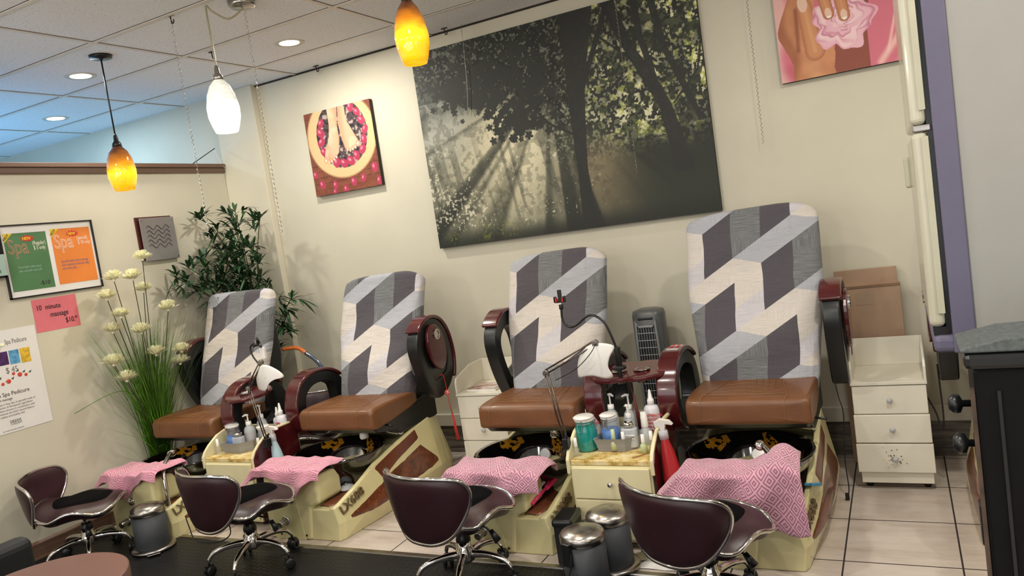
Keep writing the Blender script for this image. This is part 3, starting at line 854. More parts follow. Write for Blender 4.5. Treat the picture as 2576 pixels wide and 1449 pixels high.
def pedicure_chair(x, y, label, left, right, top=1.37, wtop=.64, pat=(0, 0), pipe=True):
    t = thing('pedicure_chair', label, 'pedicure chair', (x, y, 0), 0, 'pedicure chairs along the back wall')
    secs = []
    for s in ST:
        yy, wb, wm, wt, ze, zs = s
        secs.append([(-wb, yy, .0), (-wm, yy, .1), (-wt, yy, ze), (-wt+.025, yy, ze+.002), (-wt+.035, yy, zs), (wt-.035, yy, zs), (wt-.025, yy, ze+.002), (wt, yy, ze), (wm, yy, .1), (wb, yy, .0)])
    m = MB(); m.loft(secs, smooth=False)
    base = m.build('base_shell', cream, t, bevel=.014, seg=3)
    m = MB(); m.prism([(-.262, .0), (.045, .0), (.075, .19), (.14, .215), (.145, .366), (-.25, .372), (-.268, .2)], -.012, .19, 'y')
    m.build('footrest_column', cream, t, bevel=.018, seg=3)
    m = MB(); m.prism([(-.215, .0), (.005, .0), (-.035, .31), (-.20, .31)], -.0145, -.008, 'y')
    m.build('access_panel', M('greenish_cream', 'c9c492', .28, var=.03, coat=.3), t, bevel=.003)
    m = MB(); m.box((-.075, .09, .385), (.33, .17, .045)); m.build('footrest_pad', blackpl, t, bevel=.02, seg=3)
    for sx_ in (-.17, .015):
        MB().cyl((sx_, -.014, .03), (sx_, -.018, .03), .006).build('screw', blackpl, t)
    # tap handle and jet
    m = MB(); m.cyl((-.115, -.012, .11), (-.115, -.028, .11), .028, n=24); h = m.build('tap', chrome, t, bevel=.003)
    m = MB(); m.cyl((-.115, -.028, .11), (-.115, -.075, .105), .021, .019, n=24); m.cyl((-.115, -.06, .09), (-.105, -.085, .065), .004); m.build('tap_handle', steel, h, bevel=.002)
    m = MB(); m.lathe([(.0001, .012), (.012, .012), (.018, .006), (.024, .008), (.027, 0)], (-.06, -.012, .235), 24, rotx(PI/2), sx=1); m.build('jet_button', chrome, t)
    # side panels (right side, mirrored to the left)
    def mir(mb, s):
        if s < 0:
            mb.v = [(-a, b, c) for a, b, c in mb.v]; mb.f = [tuple(reversed(f)) for f in mb.f]
        return mb
    for s in (1, -1):
        mir(side_panel(pl([(.37, .205), (.55, .268), (.82, .325)]), pl([(.30, .305), (.55, .360), (.80, .40)])), s).build('mahogany_panel', redwood, t)
        mir(side_panel(pl([(.05, .105), (.25, .075), (.45, .075), (.85, .1), (1.0, .125)]), pl([(.05, .112), (.2, .165), (.42, .24), (.62, .285), (.8, .315)])), s).build('burl_panel', burl, t)
    # shelf tray beside the column
    m = MB(); P = []
    m.grid(10, 6, lambda u, v: (.105+.10*v*(.7+.3*min(1, u*3))+.0*u, .03+.30*u, .185+.02*u+(.004 if 0 < v < 1 else 0)+.004*math.sin(8*u+5*v)))
    m.build('leather_shelf_mat', M('wet_brown_vinyl', '7a4630', .25, var=.15, vscale=14, coat=.4), t, solid=.004)
    # model mark on the slanted side
    yx = .030; zz = .140
    dirv = Vector((sidex(.26, .215)-sidex(.03, .14)+.004, .23, .080)).normalized(); nrm = Vector((1, -.05, .12)).normalized(); up = nrm.cross(dirv).normalized(); nrm = dirv.cross(up)
    R = Matrix((dirv, up, nrm)).transposed()
    text(t, 'LX688', .070, Vector((sidex(yx, zz)+.006, yx, zz)), R, M('model_mark_brown', '6e5c40', .4), 'model_mark', ext=.006, bold=.0006, sx=1.0)
    # basin
    m = MB(); bc = (-.005, .365, -.03)
    ro = [(.16, .24), (.22, .30), (.262, .37), (.283, .412), (.29, .42), (.288, .428), (.27, .425)]
    ri = [(.27, .425), (.25, .40), (.21, .30), (.17, .245), (.0001, .235)]
    m.lathe(ro, bc, 40, sy=.98, caps=False); b1 = m.build('basin', basinm, t)
    m = MB(); m.lathe(ri, bc, 40, sy=.98, caps=False); m.build('basin_lining', basin_in, b1)
    m = MB(); m.cyl((0, .57, .30), (0, .545, .31), .03, n=20); m.build('jet_cover', chrome, b1); m = MB(); m.lathe([(.0001, 0), (.03, .0), (.03, .006), (.0001, .008)], (.03, .36, .208), 20); m.build('drain_cover', chrome, b1)
    # chrome stand pipe with shower head
    m = MB(); m.lathe([(.03, 0), (.03, .01), (.016, .02)], (.20, .04, .18), 20)
    if not pipe:
        hm = whitepl if x < -2.5 else chrome
        m = MB(); m.lathe([(.026, 0), (.028, .012), (.02, .05), (.012, .06)], (.10, .50, .425), 20, rotx(.15)); m.build('hand_shower', hm, t)
        m = MB()
    if not pipe: pass
    if pipe:
        m.tube([(.20, .04, .19), (.195, .045, .30), (.17, .07, .41), (.12, .15, .455), (.09, .20, .465)], .0135, 12, smooth_pts=6)
        m.sphere((.075, .22, .462), .026, sc_=(1, 1.2, .9))
        m.build('stand_pipe', chrome, t)
    m = MB(); m.tube([(.235, .66, .40), (.20, .62, .42), (.17, .60, .44)], .009, 10, smooth_pts=4); m.lathe([(.02, 0), (.018, .015), (.0001, .018)], (.24, .67, .395), 16); m.build('basin_tap', chrome, t)
    # mechanism and seat
    m = MB(); m.prism([(.44, .47), (.40, .505), (.95, .56), (1.08, .56), (1.08, .40), (.66, .40), (.6, .44)], -.26, .26, 'x')
    m.bx(-.2, .2, .9, 1.1, .4, .62); m.build('seat_mechanism', blackpl, t, bevel=.01)
    zs = .503
    def section(yy, zb, zt, w, r):
        n = 6; pts = []
        for cx, cz, a0 in ((w-r, zt-r, 0), (-w+r, zt-r, 90), (-w+r*.6, zb+r*.6, 180), (w-r*.6, zb+r*.6, 270)):
            rr_ = r if a0 < 180 else r*.6
            for i in range(n+1):
                a = math.radians(a0+90*i/n); pts.append((cx+rr_*math.cos(a), yy, cz+rr_*math.sin(a)))
        return pts
    m = MB(); S = []
    for yy, zb, zt, w, r in ((.372, .525, .60, .262, .02), (.375, .51, .615, .275, .03), (.39, .502, .628, .283, .03), (.43, .50, .636, .286, .026), (.6, .515, .634, .286, .022), (.8, .54, .63, .280, .022), (.93, .555, .625, .27, .02)):
        S.append(section(yy, zb, zt, w, r))
    m.loft(S, smooth=True); seat = m.build('seat_cushion', leather, t, bevel=0, sub=1)
    m = MB()
    for xx in (-.21, .17): m.tube([(xx, .371, .52), (xx, .371, .59), (xx+.004, .383, .626), (xx+.01, .42, .638), (xx*.8+.01, .6, .637), (xx*.65, .8, .632)],   .0012, 5, smooth_pts=4)
    m.tube([(-.21, .43, .6375), (0, .425, .6385), (.17, .43, .6375)], .0014, 5)
    for k in range(5):
        yy = .45+.075*k
        m.tube([(-.20+.04*k*.8, yy+.02, .6372-.001*k), (-.04, yy+.055, .637-.001*k), (.10, yy, .6372-.001*k)], .0009, 5)
        m.tube([(-.10+.03*k, .43, .6375), (.02+.03*k, .56, .6365), (.0+.03*k, .74, .634)], .0009, 5)
    m.build('seat_stitching', stitchm, seat)
    MB().cyl((.25, .52, .5), (.33, .48, .5), .006, n=8).build('seat_lever', blackpl, t)
    m = MB(); m.prism([(.86, .5), (.80, .58), (1.06, top-.06), (1.15, top-.1), (1.17, .9), (1.1, .5)], -.21, .21, 'x'); m.build('back_shell', blackpl, t, bevel=.03, seg=3)
    back_pad(t, top, wtop, pat)
    for s, (st, kw) in ((-1, left), (1, right)):
        if st: arm(t, s, st == 'up', **kw)
    return t
pedicure_chair(-4.25, 2.96, 'leftmost pedicure chair, closest to the flowering grass plant and the left wall', ('up', dict(tray=False, solid=True)), ('down', {}), 1.38, .63, (-.02, .03))
pedicure_chair(-3.09, 3.10, 'pedicure chair second from the left with right armrest raised showing its oval tray', ('down', dict(tray=False)), ('up', dict(solid=True)), 1.365, .64, (-.07, .095), False)
pedicure_chair(-1.83, 3.12, 'third pedicure chair from the left, behind the black gooseneck phone holder', ('up', dict(tray=False)), ('down', {}), 1.375, .62, (0, .02), False)
pedicure_chair(-.705, 3.14, 'nearest and tallest pedicure chair, just right of the tower fan', ('down', dict(panel=True)), ('up', {}), 1.475, .68)
pedicure_chair(.49, 3.14, 'pedicure chair mostly hidden behind the tall cream appliance at right', ('up', {}), ('down', {}), 1.37, .62)

# ------------------------------------------------------------------ saddle stools
def rings(outline, mp, center, top, bot, n=9, edge=.0):
    """pillow from an outline; mp(a,b,o) -> point, o = offset along the normal"""
    m = MB(); N = len(outline)
    for sgn, fn in ((1, top), (-1, bot)):
        V = []
        for k in range(n+1):
            rho = k/n
            for a, b in outline:
                x = center[0]+(a-center[0])*rho; y = center[1]+(b-center[1])*rho
                V.append(mp(x, y, sgn*(fn(rho))))
        F = []
        for k in range(n):
            for i in range(N):
                j = (i+1) % N; q = (k*N+i, k*N+j, (k+1)*N+j, (k+1)*N+i); F.append(q if sgn > 0 else q[::-1])
        m.add(V, F, True)
    return m
SEAT_O = sm2([(0, .19), (.10, .185), (.175, .13), (.20, .02), (.195, -.09), (.15, -.17), (.06, -.20), (-.06, -.20), (-.15, -.17), (-.195, -.09), (-.20, .02), (-.175, .13), (-.10, .185)], 4)
def seat_z(x, y):
    t = y/.19; e = min(1, abs(x)/.2)
    side = (.022*math.cos(t*PI*1.25-.1)-.018)*e*e
    front = 0
    rear = .05*max(0, -t-.45)
    return .292+side+front+rear+.012*(1-e*e)*(t < .3)*0
BO = [(0, .0), (.32, .015), (.62, .12), (.86, .34), (1.03, .6), (1.06, .82), (.92, .97), (.6, 1.03), (.3, 1.035)]; BO = sm2(BO+[(0, 1.035)]+[(-a, b) for a, b in BO[:0:-1]], 4)
def back_map(a, b, o):
    ph = a*math.radians(54); R = .240-o+.02*b
    h = b*.235
    return Vector((R*math.sin(ph)*1.04, -.0-R*math.cos(ph)*.92-.012+.02*(1-b), .225+h))
def make_stool():
    t = thing('pedicure_stool', '', 'stool', (0, 0, 0), 0, 'burgundy saddle stools')
    m = rings(SEAT_O, lambda x, y, o: Vector((x, y, seat_z(x, y)+o)), (0, -.02), lambda r: .020*math.sqrt(max(0, 1-r**4))+.0, lambda r: .062*math.sqrt(max(0, 1-r**3)))
    seat = m.build('seat', burg, t)
    m = MB(); m.tube([(x*1.005, y*1.005, seat_z(x, y)) for x, y in SEAT_O], .0078, 8, closed=True); m.build('seat_trim', chrome, seat)
    m = rings(BO, back_map, (0, .6), lambda r: .018*math.sqrt(max(0, 1-r**4)), lambda r: .018*math.sqrt(max(0, 1-r**4)))
    bk = m.build('backrest', burg, t)
    m = MB(); m.tube([back_map(a, b, 0) for a, b in BO], .0075, 8, closed=True); m.build('back_trim', chrome, bk)
    m = MB(); m.tube([(0, -.06, .226), (0, -.12, .226), (0, -.17, .24), (0, -.19, .26)], .013, 8, smooth_pts=4); m.box((0, -.02, .230), (.13, .16, .012)); m.build('seat_bracket', blackpl, t)
    m = MB(); m.cyl((0, 0, .13), (0, 0, .23), .0135, n=16); m.build('gas_column', steel, t)
    m = MB(); m.lathe([(.030, .155), (.030, .165), (.024, .185), (.02, .19)], (0, 0, 0), 20); m.build('column_collar', blackpl, t)
    m = MB(); m.lathe([(.02, .075), (.036, .085), (.040, .105), (.036, .125), (.028, .135), (.028, .158)], (0, 0, 0), 24)
    hub = m.build('hub', chrome, t)
    m = MB(); m.tube([(.03, 0, .225), (.09, .03, .212), (.115, .045, .19)], .004, 6, smooth_pts=3); m.tube([(.115, .045, .195), (.14, .055, .155)], [.009, .016], 10); m.build('height_lever', blackpl, t)
    for k in range(5):
        a = 2*PI*k/5+.3; c, s = math.cos(a), math.sin(a)
        m = MB(); m.tube([(.03*c, .03*s, .108), (.10*c, .10*s, .108), (.17*c, .17*s, .092), (.20*c, .20*s, .062)], [.014, .014, .013, .012, .012, .011, .010, .009, .009, .009], 10, smooth_pts=4)
        leg = m.build('leg', chrome, t)
        m = MB(); Rr = Rz(a+.9+k)
        for q in (-1, 1):
            m.lathe([(.0001, -.008), (.018, -.008), (.0225, -.004), (.0225, .004), (.018, .008), (.0001, .008)], Vector((.20*c, .20*s, .0225))+Rr @ Vector((0, q*.014, 0)), 18, Rr @ rotx(PI/2))
        m.box((.20*c, .20*s, .036), (.036, .018, .022), Rr); m.cyl((.20*c, .20*s, .045), (.20*c, .20*s, .064), .005, n=8)
        m.build('caster', blackpl, leg)
    return t
proto = make_stool()
SP = [(-4.33, 2.66, math.radians(-52), 'leftmost burgundy saddle stool facing the tubs, its black seat cushion in full view'),
      (-3.13, 2.755, math.radians(-14), 'burgundy saddle stool turned away beside the lone grey bin, thin cable under its seat'),
      (-1.865, 2.80, math.radians(-15), 'burgundy saddle stool in front of the third pedicure chair from the left'),
      (-.765, 2.80, math.radians(-26), 'nearest burgundy saddle stool, in front of the tallest pedicure chair, scratched back')]
def cushion(loc, rz, label, first=None):
    O = sm2([(0, .16), (.09, .14), (.13, .03), (.12, -.09), (.05, -.135), (-.05, -.135), (-.12, -.09), (-.13, .03), (-.09, .14)], 4)
    if first is None:
        m = rings(O, lambda x, y, o: Vector((x, y, seat_z(x*1.1, y)+.026+o)), (0, 0), lambda r: .012*math.sqrt(max(0, 1-r**6)), lambda r: .010*math.sqrt(max(0, 1-r**6)))
        o = m.build('seat_cushion_pad', blackcloth)
        tag(o, label, 'cushion', 'black stool cushions'); o.location = loc; o.rotation_euler = (0, 0, rz); return o
    return dup(first, loc, rz, label)
SS = 1.13
cu0 = None
CL = ['round black cloth cushion on the leftmost burgundy stool', 'black cloth cushion on the burgundy stool beside the first grey bin', 'black cloth cushion on the stool in front of the third pedicure chair', 'black cloth cushion on the nearest burgundy stool']
for i, (x, y, a, lb) in enumerate(SP):
    o = proto if i == 0 else dup(proto, (x, y, 0), a, lb)
    o.location = (x, y, .009); o.rotation_euler = (0, 0, a); o['label'] = lb; zk = 1.10 if i in (1, 2) else 1.02; o.scale = (SS, SS, SS*zk)
    c = cushion((x, y, 0.006), a, CL[i], cu0)
    if cu0 is None: cu0 = c
    c.scale = (SS*.9, SS*.88, SS*(zk-.015))
o = dup(proto, (-3.66, 3.90, .05), math.radians(200), 'burgundy stool half hidden behind the second chair, seen through its armrest')
# thin cable under the second stool
m = MB(); m.tube([(-3.40, 2.60, .33), (-3.36, 2.58, .28), (-3.30, 2.56, .22), (-3.2, 2.6, .20), (-3.12, 2.62, .24), (-3.1, 2.6, .33)], .003, 6, smooth_pts=5)
tag(m.build('thin_black_cable', rubber), 'thin black cable looping under the second burgundy stool', 'cable')

# ------------------------------------------------------------------ towels
def towel(loc, w, fr, label, mat, tips, seed, pull=None):
    rr = random.Random(seed); p1, p2, p3 = rr.uniform(0, 6), rr.uniform(0, 6), rr.uniform(0, 6)
    L0, L1, L2 = .05, .17, fr      # behind, over the top, hanging in front
    def f(u, v):
        x = (u-.5)*w; s = v*(L0+L1+L2+tips(u)); 
        top = .412
        if s < L0: y = .185+.004; z = top-(L0-s)*.8
        elif s < L0+L1:
            q = (s-L0)/L1; y = .18-.205*q; z = top+.006*math.sin(PI*q)
        else:
            q = s-L0-L1; y = -.030-.012*math.sin(min(1, q/.1)*PI/2)-.020*math.sin(x*24+p1+q*9)*min(1, q/.08)-.016*math.sin(x*13+p2)*min(1, q/.1); y = min(y-.008, -.022-.3*max(0, .03-q)); z = top-.003-q
        x -= .095; e = max(0, -x-.27); e2 = max(0, x-.105)
        hang = (s > L0*.5)
        z -= e*.75; z -= e2*.55
        if e > 0: x = -.27-e*.8
        if e2 > 0: x = .105+e2*.9
        z += .006*math.sin(x*31+p3)*math.sin(y*30+p1)+.003*math.sin(x*57+y*40+p2)
        q = Vector((x, y, z))
        if pull: q = pull(q, u, v)
        return q
    m = MB(); m.grid(56, 44, f, lambda u, v: (u*w, v*(L0+L1+L2)))
    o = m.build('towel', mat, None, solid=.005, sub=1); o.location = loc
    return tag(o, label, 'towel', 'pink towels over the footrests')
bump_ = lambda c, w: (lambda u: math.exp(-((u-c)/w)**2))
def pull1(q, u, v):
    k = sst_(.70, 1, u); q.z += .07*k; q.y += .02*k; return q
towel((-4.25, 2.96, 0), .64, .05, 'plain pink towel over the leftmost footrest, one corner hanging down', towel_w, lambda u: .10*bump_(.52, .13)(u), 3, pull1)
def pull2(q, u, v):
    k = sst_(.75, 1, u); q.z += .05*k; q.y += .01*k; return q
towel((-3.12, 3.10, 0), .64, .045, 'ribbed pink towel over the second footrest with a folded corner', towel_w, lambda u: .10*bump_(.72, .13)(u), 8, pull2)
def pull3(q, u, v):
    k = sst_(.72, 1, u); q.z += .04*k; q.x += .03*k; return q
towel((-1.83, 3.12, 0), .62, .07, 'diamond-patterned pink towel over the third footrest beside the brushes', towel_d, lambda u: .12*bump_(.62, .2)(u), 12, pull3)
def pull4(q, u, v):
    k = sst_(.66, .92, u); q.z += .10*k*(1-.55*v); q.x += .045*v*k+.0*k
    if q.y > .1: q.y += .01*k
    return q
towel((-.67, 3.14, 0), .62, .13, 'diamond-patterned pink towel draped over the nearest footrest and stand pipe', towel_d, lambda u: .10*bump_(.86, .16)(u)+.03, 19, pull4)
# ------------------------------------------------------------------ rubber mat and strip
m = MB(); m.bx(XL+.03, -.25, -1.2, 2.985, 0, .008)
tag(m.build('rubber_mat', treadm, bevel=.002), 'black diamond-tread rubber mat on the floor under the stools', 'mat')
m = MB(); m.prism([(2.985, .0), (2.99, .012), (3.02, .012), (3.03, .0)], XL+.03, -.25, 'x')
st_ = m.build('metal_edge_strip', steel); struct(st_); st_.name = 'trim_6'
# ------------------------------------------------------------------ carts
def drawer(parent, x0, x1, yf, z0, z1, mat, knob, knobm, off=0):
    d = MB().bx(x0, x1, yf-.014-off, yf+.002, z0, z1).build('drawer', mat, parent, bevel=.003)
    if knob:
        MB().lathe([(.004, 0), (.004, .010), (.012, .014), (.013, .019), (.008, .023), (.0001, .024)], (knob[0], yf-.014-off, knob[1]), 16, rotx(PI/2)).build('knob', knobm, d)
    return d
def cart(x, y, label):
    t = thing('pedicure_cart', label, 'cart', (x, y, 0), 0, 'cream pedicure carts')
    m = MB(); m.bx(-.20, .20, 0, .40, .035, .40); m.build('body', cream2, t, bevel=.004)
    m = MB(); m.bx(-.195, .195, 0.0, .38, .402, .425); m.build('marbled_top', marble, t, bevel=.003)
    G = [(-.012, .36), (-.012, .43), (.01, .462), (.05, .495), (.12, .535), (.20, .555), (.39, .555), (.39, .36)]
    for s in (-1, 1):
        m = MB(); m.prism(G, s*.197, s*.215, 'x'); m.build('side_guard', cream2, t, bevel=.005)
    m = MB(); m.prism([(-.004, .04), (-.006, .42), (.02, .46), (.06, .49), (.12, .527), (.19, .545), (.38, .545), (.38, .04)], .2145, .218, 'x'); m.build('mahogany_side', mahog, t)
    m = MB(); m.bx(-.20, .20, .385, .40, .4, .52); m.build('back_guard', cream2, t, bevel=.003)
    drawer(t, -.19, .19, 0, .245, .392, cream2, (.0, .32), chrome)
    MB().bx(-.19, .19, -.012, .002, .05, .238).build('cupboard_door', cream2, t, bevel=.004)
    for sx_ in (-.15, .15):
        for yy in (.06, .34):
            m = MB(); m.lathe([(.0001, -.01), (.02, -.01), (.02, .01), (.0001, .01)], (sx_, yy, .02), 16, rotx(PI/2)); m.box((sx_, yy, .033), (.02, .02, .012)); m.build('caster', blackpl, t)
    return t
cart(-3.715, 3.20, 'small cream cart crowded with bottles between the two leftmost pedicure chairs')
cart(-1.295, 3.24, 'small cream cart with teal jar and acetone bottles left of the nearest chair')
# ------------------------------------------------------------------ bottles
def bottle_pump(x, y, z, h, r, label, body=clearpl, liquid=None, ang=0):
    t = thing('pump_bottle', label, 'bottle', (x, y, z), ang)
    hb = h*.66
    MB().lathe([(.0001, 0), (r*.9, 0), (r, .006), (r, hb*.72), (r*.85, hb*.88), (r*.42, hb), (r*.42, hb+.006)], n=24).build('bottle_body', body, t)
    if liquid: MB().lathe([(.0001, .002), (r*.93, .004), (r*.93, hb*.55), (.0001, hb*.55)], n=20).build('liquid', liquid, t)
    MB().lathe([(r*.48, hb), (r*.5, hb+.004), (r*.48, hb+.024), (.0001, hb+.025)], n=20).build('cap', whitepl, t)
    m = MB(); m.cyl((0, 0, hb+.02), (0, 0, h-.008), .0045, n=10); m.tube([(.006, 0, h-.006), (-.012, 0, h-.002), (-.030, 0, h-.010)], [.008, .007, .005], 8); m.build('pump_head', whitepl, t, bevel=.001)
    return t
def bottle_acetone(x, y, z, h, r, label, words):
    t = thing('acetone_bottle', label, 'bottle', (x, y, z), .15)
    hb = h*.70
    MB().lathe([(.0001, 0), (r*.92, 0), (r, .006), (r, hb*.88), (r*.8, hb*.97), (r*.4, hb), (r*.4, hb+.004)], n=28).build('bottle_body', M('milky_plastic', 'd4d2da', .35, var=.02), t)
    MB().lathe([(r*.46, hb+.001), (r*.46, hb+.022), (r*.42, hb+.026), (r*.3, hb+.03), (.006, h-.006), (.003, h)], n=20).build('nozzle_cap', whitepl, t)
    mm = MB(); mm.grid(10, 2, lambda u, v: (r*1.008*math.sin(-.75+1.5*u), -r*1.008*math.cos(-.75+1.5*u), hb*(.08+.72*v))); mm.build('label', M('label_white', 'dcd3da', .5), t)
    z0 = hb*.7
    for i, wd in enumerate(words):
        text(t, wd, r*(.42 if i else .5), Vector((-r*.55, -r*1.03, z0-i*r*.48)), RB, redink, 'label_text', ext=.0006, sx=.8, bold=.0003)
    return t
def jar(x, y, z, h, r, label, body, lidm, fill=None, bail=True):
    t = thing('clamp_jar', label, 'jar', (x, y, z))
    MB().lathe([(.0001, 0), (r*.85, 0), (r, .010), (r*1.04, h*.35), (r, h*.62), (r*.84, h*.76), (r*.86, h*.82)], n=32).build('jar_body', body, t)
    if fill: MB().lathe([(.0001, .006), (r*.82, .008), (r*.96, .02), (r*.98, h*.35), (r*.94, h*.52), (r*.5, h*.5), (.0001, h*.47)], n=28).build('gel', fill, t)
    MB().lathe([(r*.9, h*.83), (r*.95, h*.86), (r*.95, h*.90), (r*.9, h*.92)], n=28).build('gasket_ring', lidm if not bail else MATS['white_plastic'], t)
    MB().lathe([(r*.95, h*.93), (r*1.0, h*.95), (r*.8, h*.985), (.0001, h)], n=28, R=rotx(.04)).build('lid', lidm, t)
    if bail:
        m = MB(); m.tube([(-r*.3, -r*.98, h*.8), (-r*.28, -r*1.12, h*.62), (r*.05, -r*1.12, h*.60), (r*.1, -r*1.0, h*.8), (r*.05, -r*1.05, h*.9)], .0016, 6, smooth_pts=3); m.tube([(r*.95*math.cos(a), r*.95*math.sin(a), h*.78) for a in [2*PI*i/20 for i in range(20)]], .0015, 6, closed=True); m.build('wire_bail', steel, t)
    return t
def polish(x, y, z, label, liq, h=.085, r=.016, capm=whitepl):
    t = thing('nail_polish_bottle', label, 'bottle', (x, y, z), group=None)
    MB().lathe([(.0001, 0), (r, 0), (r, h*.42), (r*.45, h*.52), (r*.42, h*.55)], n=16).build('bottle_body', liq, t)
    MB().lathe([(r*.55, h*.52), (r*.6, h*.55), (r*.5, h), (.0001, h)], n=16).build('cap', capm, t)
    return t
def spray(x, y, z, h, r, label, liq, tilt, rz):
    t = thing('spray_bottle', label, 'bottle', (x, y, z), rz); t.rotation_euler = (0, tilt, rz)
    MB().lathe([(.0001, 0), (r, 0), (r*1.0, .01), (r*.9, h*.3), (r*.6, h*.6), (r*.36, h*.74), (r*.34, h*.78)], n=24).build('bottle_body', liq, t)
    MB().lathe([(r*.42, h*.76), (r*.42, h*.86), (.0001, h*.87)], n=18).build('collar', clearpl, t)
    m = MB(); m.prism([(-.032, h*.90), (-.03, h*.97), (-.005, h), (.04, h*.97), (.055, h*.92), (.05, h*.91), (.02, h*.93), (.012, h*.86), (-.008, h*.86), (-.012, h*.9)], -.011, .011, 'y'); m.build('trigger_head', M('translucent_white', 'dcd6cf', .3), t, bevel=.003)
    return t
def tray_bin(x, y, z, P, h, label):
    t = thing('storage_tray', label, 'tray', (x, y, z))
    c = (sum(a for a, b in P)/len(P), sum(b for a, b in P)/len(P))
    sc2 = lambda k: [(c[0]+(a-c[0])*k, c[1]+(b-c[1])*k) for a, b in P]
    m = MB(); prof = [(.86, 0), (.90, h*.3), (.905, h*.32), (.935, h*.6), (.94, h*.62), (1.0, h*.96), (1.03, h), (1.0, h), (.97, h*.96), (.84, .006)]
    V = []; n = len(P)
    for k, zz in prof: V += [(a, b, zz) for a, b in sc2(k)]
    F = [(j*n+i, j*n+(i+1) % n, (j+1)*n+(i+1) % n, (j+1)*n+i) for j in range(len(prof)-1) for i in range(n)]
    F += [tuple(range(n))[::-1], tuple((len(prof)-1)*n+i for i in range(n))]
    m.add(V, F, False); m.build('tray_body', greypl, t)
    return t
ZT = .426
TP = [(-.090, -.105), (.065, -.105), (.118, -.03), (.118, .10), (-.090, .10)]
tray_bin(-1.315, 3.46, ZT, TP, .065, 'grey ribbed plastic tray holding the bottles on the right-hand cream cart')
tray_bin(-3.765, 3.385, ZT, TP, .065, 'grey ribbed plastic tray on the cream cart nearest the left wall')
jar(-1.458, 3.40, ZT, .176, .053, 'teal glass clamp jar with white lid on the cream cart, left of the grey tray', tealglass, whitepl)
jar(-1.345, 3.44, ZT+.008, .165, .044, 'clear clamp jar of bright blue gel in the tray beside the teal jar', clear, whitepl, bluegel)
bottle_acetone(-1.485, 3.585, ZT, .245, .038, 'white acetone bottle with pointed nozzle standing behind the teal jar', ['100%', 'PURE A', 'ACETONE', 'polish', 'remover'])
bottle_acetone(-1.165, 3.565, ZT, .25, .038, 'white acetone bottle with red lettering at the right rear of the cart', ['STRENGTH', 'ACETONE', 'NAIL', 'POLISH', 'REMOVER'])
bottle_pump(-1.375, 3.565, ZT, .235, .033, 'cloudy pump bottle directly behind the clear blue gel jar', ang=2.6)
bottle_pump(-1.285, 3.58, ZT, .225, .033, 'pump bottle with spout pointing left, rear middle of the right-hand cart', ang=.2)
bottle_pump(-1.262, 3.49, ZT+.008, .185, .028, 'short white-headed pump bottle just behind the small square acetone dispenser', ang=-.8)
t = thing('acetone_dispenser', 'small bottle with steel cap and ACETONE label in the grey tray', 'bottle', (-1.243, 3.42, ZT+.008), .1)
m = MB(); m.prism(sm2([(-.032, -.022), (.032, -.022), (.032, .022), (-.032, .022)], 3), 0, .095, 'z'); m.build('bottle_body', clearpl, t, bevel=.008, seg=3)
MB().lathe([(.016, .094), (.02, .10), (.026, .104), (.026, .118), (.02, .124), (.0001, .12)], n=24).build('steel_cap', chrome, t)
MB().bx(-.030, .030, -.0275, -.0262, .045, .066).build('label', paper, t)
text(t, 'ACETONE', .014, Vector((-.028, -.0278, .050)), RB, ink, 'label_text', ext=.0004, sx=.9, bold=.0002)
polish(-1.185, 3.49, ZT, 'white-capped nozzle bottle of clear remover by the right acetone bottle', clearpl, .16, .03)
polish(-1.478, 3.30, ZT, 'white-capped nail polish bottle at the left front corner of the right-hand cart', clear, .09)
polish(-1.160, 3.36, ZT, 'white-capped bottle of greenish polish right of the grey tray', greenliq, .088)
polish(-1.135, 3.41, ZT, 'white-capped clear polish bottle just behind the greenish one', clear, .088)
polish(-1.265, 3.385, ZT+.008, 'white-capped polish bottle standing inside the tray before the steel-capped bottle', clearpl, .085)
polish(-1.310, 3.375, ZT+.008, 'pale green pointed cuticle oil bottle leaning in the tray by the blue jar', greenliq, .10, .018, greenliq)
t = thing('dropper_bottle', 'dark brown dropper bottle at the right edge of the right-hand cart', 'bottle', (-1.130, 3.50, ZT))
MB().lathe([(.0001, 0), (.019, 0), (.019, .055), (.009, .068), (.009, .072)], n=20).build('bottle_body', amberdark, t)
MB().lathe([(.011, .07), (.011, .085), (.006, .09), (.006, .108), (.0001, .112)], n=16).build('rubber_bulb', rubber, t)
MB().lathe([(.0194, .022), (.0194, .038)], n=20, caps=False).build('label', paper, t)
m = MB(); m.tube([(-1.19, 3.27, ZT+.004), (-1.12, 3.35, ZT+.006)], .003, 6); tag(m.build('wooden_stick', M('orange_wood', '9a6a3a', .6)), 'thin orange-wood stick lying on the marbled cart top', 'stick')
spray(-1.015, 3.33, .20, .40, .052, 'red spray bottle hanging on the right side of the cart', redliq, -.10, 0)
# cart A
jar(-3.815, 3.36, ZT+.008, .165, .044, 'clear clamp jar of blue gel on the cart nearest the left wall', clear, clear, bluegel)
bottle_pump(-3.735, 3.42, ZT+.008, .20, .036, 'rounded pump bottle of pinkish soap in the left cart tray', liquid=M('pinkish_soap', 'd9b8ac', .4), ang=.5)
bottle_pump(-3.705, 3.50, ZT, .245, .034, 'tallest clear pump bottle at the back of the left cart', ang=.1)
t = thing('acetone_dispenser', 'squat cloudy bottle with steel cap in front of the blue gel jar', 'bottle', (-3.750, 3.335, ZT+.008), .2)
m = MB(); m.prism(sm2([(-.032, -.022), (.032, -.022), (.032, .022), (-.032, .022)], 3), 0, .085, 'z'); m.build('bottle_body', clearpl, t, bevel=.008, seg=3)
MB().lathe([(.016, .084), (.02, .09), (.026, .094), (.026, .108), (.0001, .11)], n=24).build('steel_cap', chrome, t)
bottle_acetone(-3.555, 3.52, ZT, .25, .036, 'white acetone bottle with red lettering at the back of the left cart', ['100%', '', 'ACETONE'])
